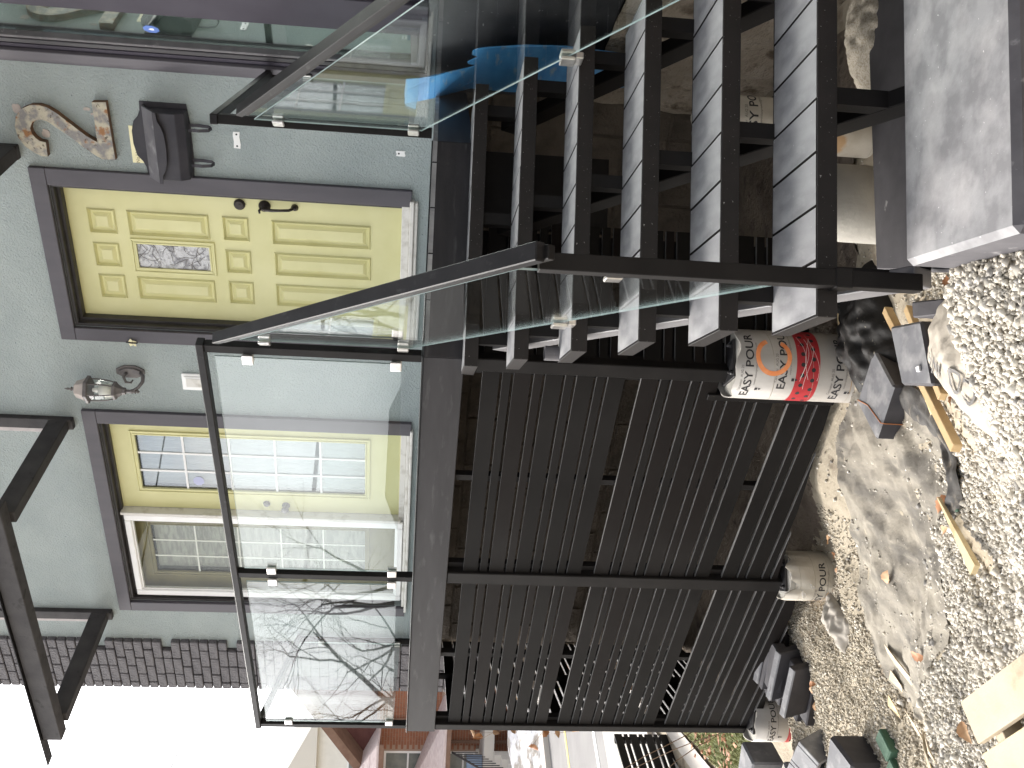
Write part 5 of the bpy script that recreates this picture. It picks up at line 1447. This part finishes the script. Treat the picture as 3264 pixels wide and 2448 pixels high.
# porch deck, steps and railing
q = MB(); q.box(HB, -12.5, -9.2, -2.32, -2.05, .05, 1.8); q.build('porch_slab', 'pavement', bh)
for k in range(5):
    q = MB(); q.box(HB, -10.9 - .0, -9.9, -3.2, -2.32 - k * .17, 1.8 + k * .28, 2.08 + k * .28); q.build('step', 'pavement', bh)
q = MB()
q.tube([(-12.4, HY - 1.75, -1.45), (-10.95, HY - 1.75, -1.45), (-10.95, HY - 3.2, -2.3)], .03, 6)
q.tube([(-12.4, HY - 1.75, -1.95), (-10.95, HY - 1.75, -1.95), (-10.95, HY - 3.2, -2.8)], .02, 6)
for k in range(14): q.tube([(-12.4 + k * .11, HY - 1.75, -1.95), (-12.4 + k * .11, HY - 1.75, -1.45)], .014, 5)
for k in range(11):
    t = k / 10; q.tube([(-10.95, HY - 1.75 - 1.45 * t, -1.95 - .85 * t), (-10.95, HY - 1.75 - 1.45 * t, -1.45 - .85 * t)], .014, 5)
q.tube([(-9.95, HY - 1.8, -1.2), (-9.95, HY - 3.2, -2.1)], .03, 6)
for k in range(11):
    t = k / 10; q.tube([(-9.95, HY - 1.8 - 1.4 * t, -1.9 - .85 * t), (-9.95, HY - 1.8 - 1.4 * t, -1.2 - .9 * t)], .014, 5)
q.build('railing', 'iron', bh)
q = MB(); q.box(HB, -10.50, -10.22, -2.04, -1.62, 1.2, 1.5)
tag(q.build('recycling_box', 'bin_blue', None, bevel=.01), 'small blue box standing on the porch of the brick house', 'box')
# pale house behind the brick one
ph = thing('pale_house', 'washed out cream house behind the brick house', 'house', (-19, 42, -3))
def PB(x, z, o=0.0): return Vector((x, 42 - o, z))
q = MB(); q.box(PB, -27, -15.2, -3.3, 4.0, 0, -8); q.build('wall', 'pale_wall', ph)
q = MB(); q.prism(lambda x, z, c: Vector((x, 42.4 - c, z)), [(-27.6, 3.9), (-14.7, 3.9), (-21, 7.2)], -8.6, .8); q.build('roof', 'cream', ph)
for x0_ in (-17.5, -20.5):
    q = MB(); q.box(PB, x0_, x0_ + 1.1, 1.3, 2.6, .01, .04); w_ = q.build('window', 'white', ph); q = MB(); q.box(PB, x0_ + .08, x0_ + 1.02, 1.38, 2.52, .041, .05); q.build('pane', 'house_glass', w_)

# ---- low slatted screen by the path
sp = thing('slat_screen', 'low black slatted screen beside the street path', 'screen', (-4.1, 9.5, -2.9))
ps, pe = Vector((-3.87, 10.5, 0)), Vector((-4.75, 7.4, 0)); sdv = (pe - ps).normalized(); snv = Vector((sdv.y, -sdv.x, 0))
def SCR(a, b, z): return ps + sdv * a + snv * b + Vector((0, 0, z))
zc = -2.30
for i in range(8):
    h = .085 if i % 2 == 0 else .042
    q = MB(); q.box(SCR, 0, 3.1, 0, .02, zc - h, zc); q.build('slat', 'slat', sp); zc -= h + .022
for a0 in (.02, .75, 1.5, 2.3, 3.0):
    q = MB(); q.box(SCR, a0, a0 + .06, .021, .07, -2.95, -2.30); q.build('post', 'black', sp)

# ================================================================== SHRUB WITH BROWN LEAVES beyond the deck
sh = thing('shrub', 'bare shrub with a few curled brown leaves beyond the deck corner', 'shrub', (-2.75, 7.6, -2.6))
rr = random.Random(5); tips = []
q = MB()
for k in range(8):
    p = Vector((-2.72 + rr.uniform(-.15, .15), 7.6 + rr.uniform(-.3, .3), gz(-2.72, 7.6))); d = Vector((rr.uniform(-.55, .25), rr.uniform(-.5, .3), 1)).normalized(); pts = [p]; rad = [.0032]
    n = rr.randint(7, 11)
    for i in range(n):
        d = (d + Vector((rr.uniform(-.22, .22), rr.uniform(-.22, .22), rr.uniform(-.1, .05)))).normalized()
        p = p + d * rr.uniform(.16, .27); pts.append(p); rad.append(.0032 * (1 - (i + 1) / (n + 1)) + .0012)
        if i > 2 and rr.random() < .6:
            e = (d + Vector((rr.uniform(-.9, .9), rr.uniform(-.9, .9), rr.uniform(-.3, .4)))).normalized(); a_ = p + e * .16; b_ = a_ + (e + Vector((rr.uniform(-.4, .4), rr.uniform(-.4, .4), .1))).normalized() * .16
            q.tube([p, a_, b_], [.0022, .0018, .0012], 4); tips += [a_, b_]
    q.tube(pts, rad, 5); tips += pts[-3:]
q.build('stems', 'twig', sh)
rr.shuffle(tips)
for i, p in enumerate(tips[:70]):
    lf = leaf_src[i % 2].copy(); COL.objects.link(lf); lf.name = 'leaf'
    for kk in ('label', 'category', 'group'):
        if kk in lf: del lf[kk]
    place(lf, p + Vector((0, 0, -.03)), sh); lf.rotation_euler = (rr.uniform(0, 6), rr.uniform(0, 6), rr.uniform(0, 6)); s_ = rr.uniform(.9, 1.5); lf.scale = (s_, s_, s_)
# leaves heaped on the lawn
q = MB()
for k in range(230):
    x_, y_ = rr.gauss(-2.75, .30), rr.gauss(8.0, .55)
    fr = yaw_frame((x_, y_, gz(x_, y_) + rr.uniform(.02, .12)), rr.uniform(0, 6.3), ('X', rr.uniform(-.7, .7)))
    L_ = rr.uniform(.022, .042); q.add([fr(-L_, 0, 0), fr(-.3 * L_, L_ * .5, .008), fr(.5 * L_, L_ * .4, .004), fr(L_, 0, .01), fr(.4 * L_, -L_ * .5, 0), fr(-.4 * L_, -L_ * .4, .01)], [(0, 1, 2, 3, 4, 5)])
tag(q.build('fallen_leaves', 'leaf', None, recalc=False), kind='stuff')

# ================================================================== WHAT THE GLASS REFLECTS: street trees, lamp and wires on the near side
def bare_tree(name, label, base, h, seed):
    t = thing(name, label, 'tree', base, 'bare street trees mirrored in the glass')
    rr = random.Random(seed); tm, cm = MB(), MB()
    def grow(p, d, L_, rad, depth):
        pts, rs = [p], [rad]; n = 4
        for i in range(n):
            d = (d + Vector((rr.uniform(-.2, .2), rr.uniform(-.2, .2), rr.uniform(-.08, .14)))).normalized(); p = p + d * L_ / n
            pts.append(p); rs.append(rad * (1 - .45 * (i + 1) / n))
        (tm if depth == 0 else cm).tube(pts, rs, 6 if depth < 3 else 3, caps=False)
        if depth >= 6: return
        for k in range(3 if depth < 5 else 2):
            e = d.orthogonal().normalized(); e.rotate(Matrix.Rotation(rr.uniform(0, 6.3), 3, d)); nd = (d + e * rr.uniform(.45, 1.0)).normalized()
            i = n if k == 0 else rr.randint(2, n)
            grow(pts[i], nd, L_ * rr.uniform(.62, .82), rs[i] * .62, depth + 1)
    grow(Vector(base), Vector((rr.uniform(-.1, .1), rr.uniform(-.1, .1), 1)), h * .26, h * .021, 0)
    tm.build('trunk', 'bark', t, smooth=True); cm.build('crown', 'bark', t, recalc=False)
    return t
bare_tree('street_tree', 'tall bare tree mirrored at the left end of the deck glass', (-17, 9.5, -3), 11, 3)
bare_tree('street_tree', 'spreading bare tree mirrored in the middle of the deck glass', (-20, 6.0, -3), 12, 9)
bare_tree('street_tree', 'bare tree mirrored low in the patio doors', (-24, -3.5, -3), 12, 14)
lp = thing('street_lamp', 'street lamp mirrored in the patio door glass', 'street lamp', (-15.5, -1.6, -2.9))
q = MB(); q.tube([(-15.5, -1.6, -2.9), (-15.5, -1.6, 3.2), (-15.2, -1.6, 4.0), (-14.3, -1.6, 4.3)], [.09, .06, .05, .04], 10); q.build('pole', 'iron', lp)
q = MB(); q.lathe((-14.2, -1.6, 4.1), [(.12, 0), (.2, .1), (.12, .3), (.05, .36)], 12); q.build('lamp_head', 'steel', lp)
for k, (z0, o) in enumerate(((6.2, 0), (6.9, .5), (7.6, -.4))):
    q = MB(); pts = [Vector((-12 + o, -30 + 60 * t, z0 - 1.2 * (1 - (2 * t - 1) ** 2))) for t in np.linspace(0, 1, 25)]
    q.tube(pts, .018, 4); tag(q.build('overhead_wire', 'cable', None), ['lowest', 'middle', 'topmost'][k] + ' of the overhead wires mirrored in the deck glass', 'wire', 'overhead street wires')
nh = thing('neighbour_house', 'dark brick house mirrored low in the deck glass', 'house', (-151, -6, -3))
def NB(a, z, o=0.0): return Vector((-150 + o * .98, -18 + a, z))
q = MB(); q.box(NB, 0, 26, -3.2, 2.6, 0, -8); q.build('wall', 'house_brick', nh)
q = MB(); q.prism(lambda a, z, c: Vector((-150 + c, -18 + a, z)), [(-.6, 2.6), (26.6, 2.6), (20, 5.4), (6, 5.4)], -8.4, .4); q.build('roof', 'roof_brown', nh)
for k in range(6):
    q = MB(); q.box(NB, 2 + k * 4, 3.4 + k * 4, -.6, 1.2, .01, .05); w_ = q.build('window', 'white', nh); q = MB(); q.box(NB, 2.1 + k * 4, 3.3 + k * 4, -.5, 1.1, .051, .06); q.build('pane', 'house_glass', w_)
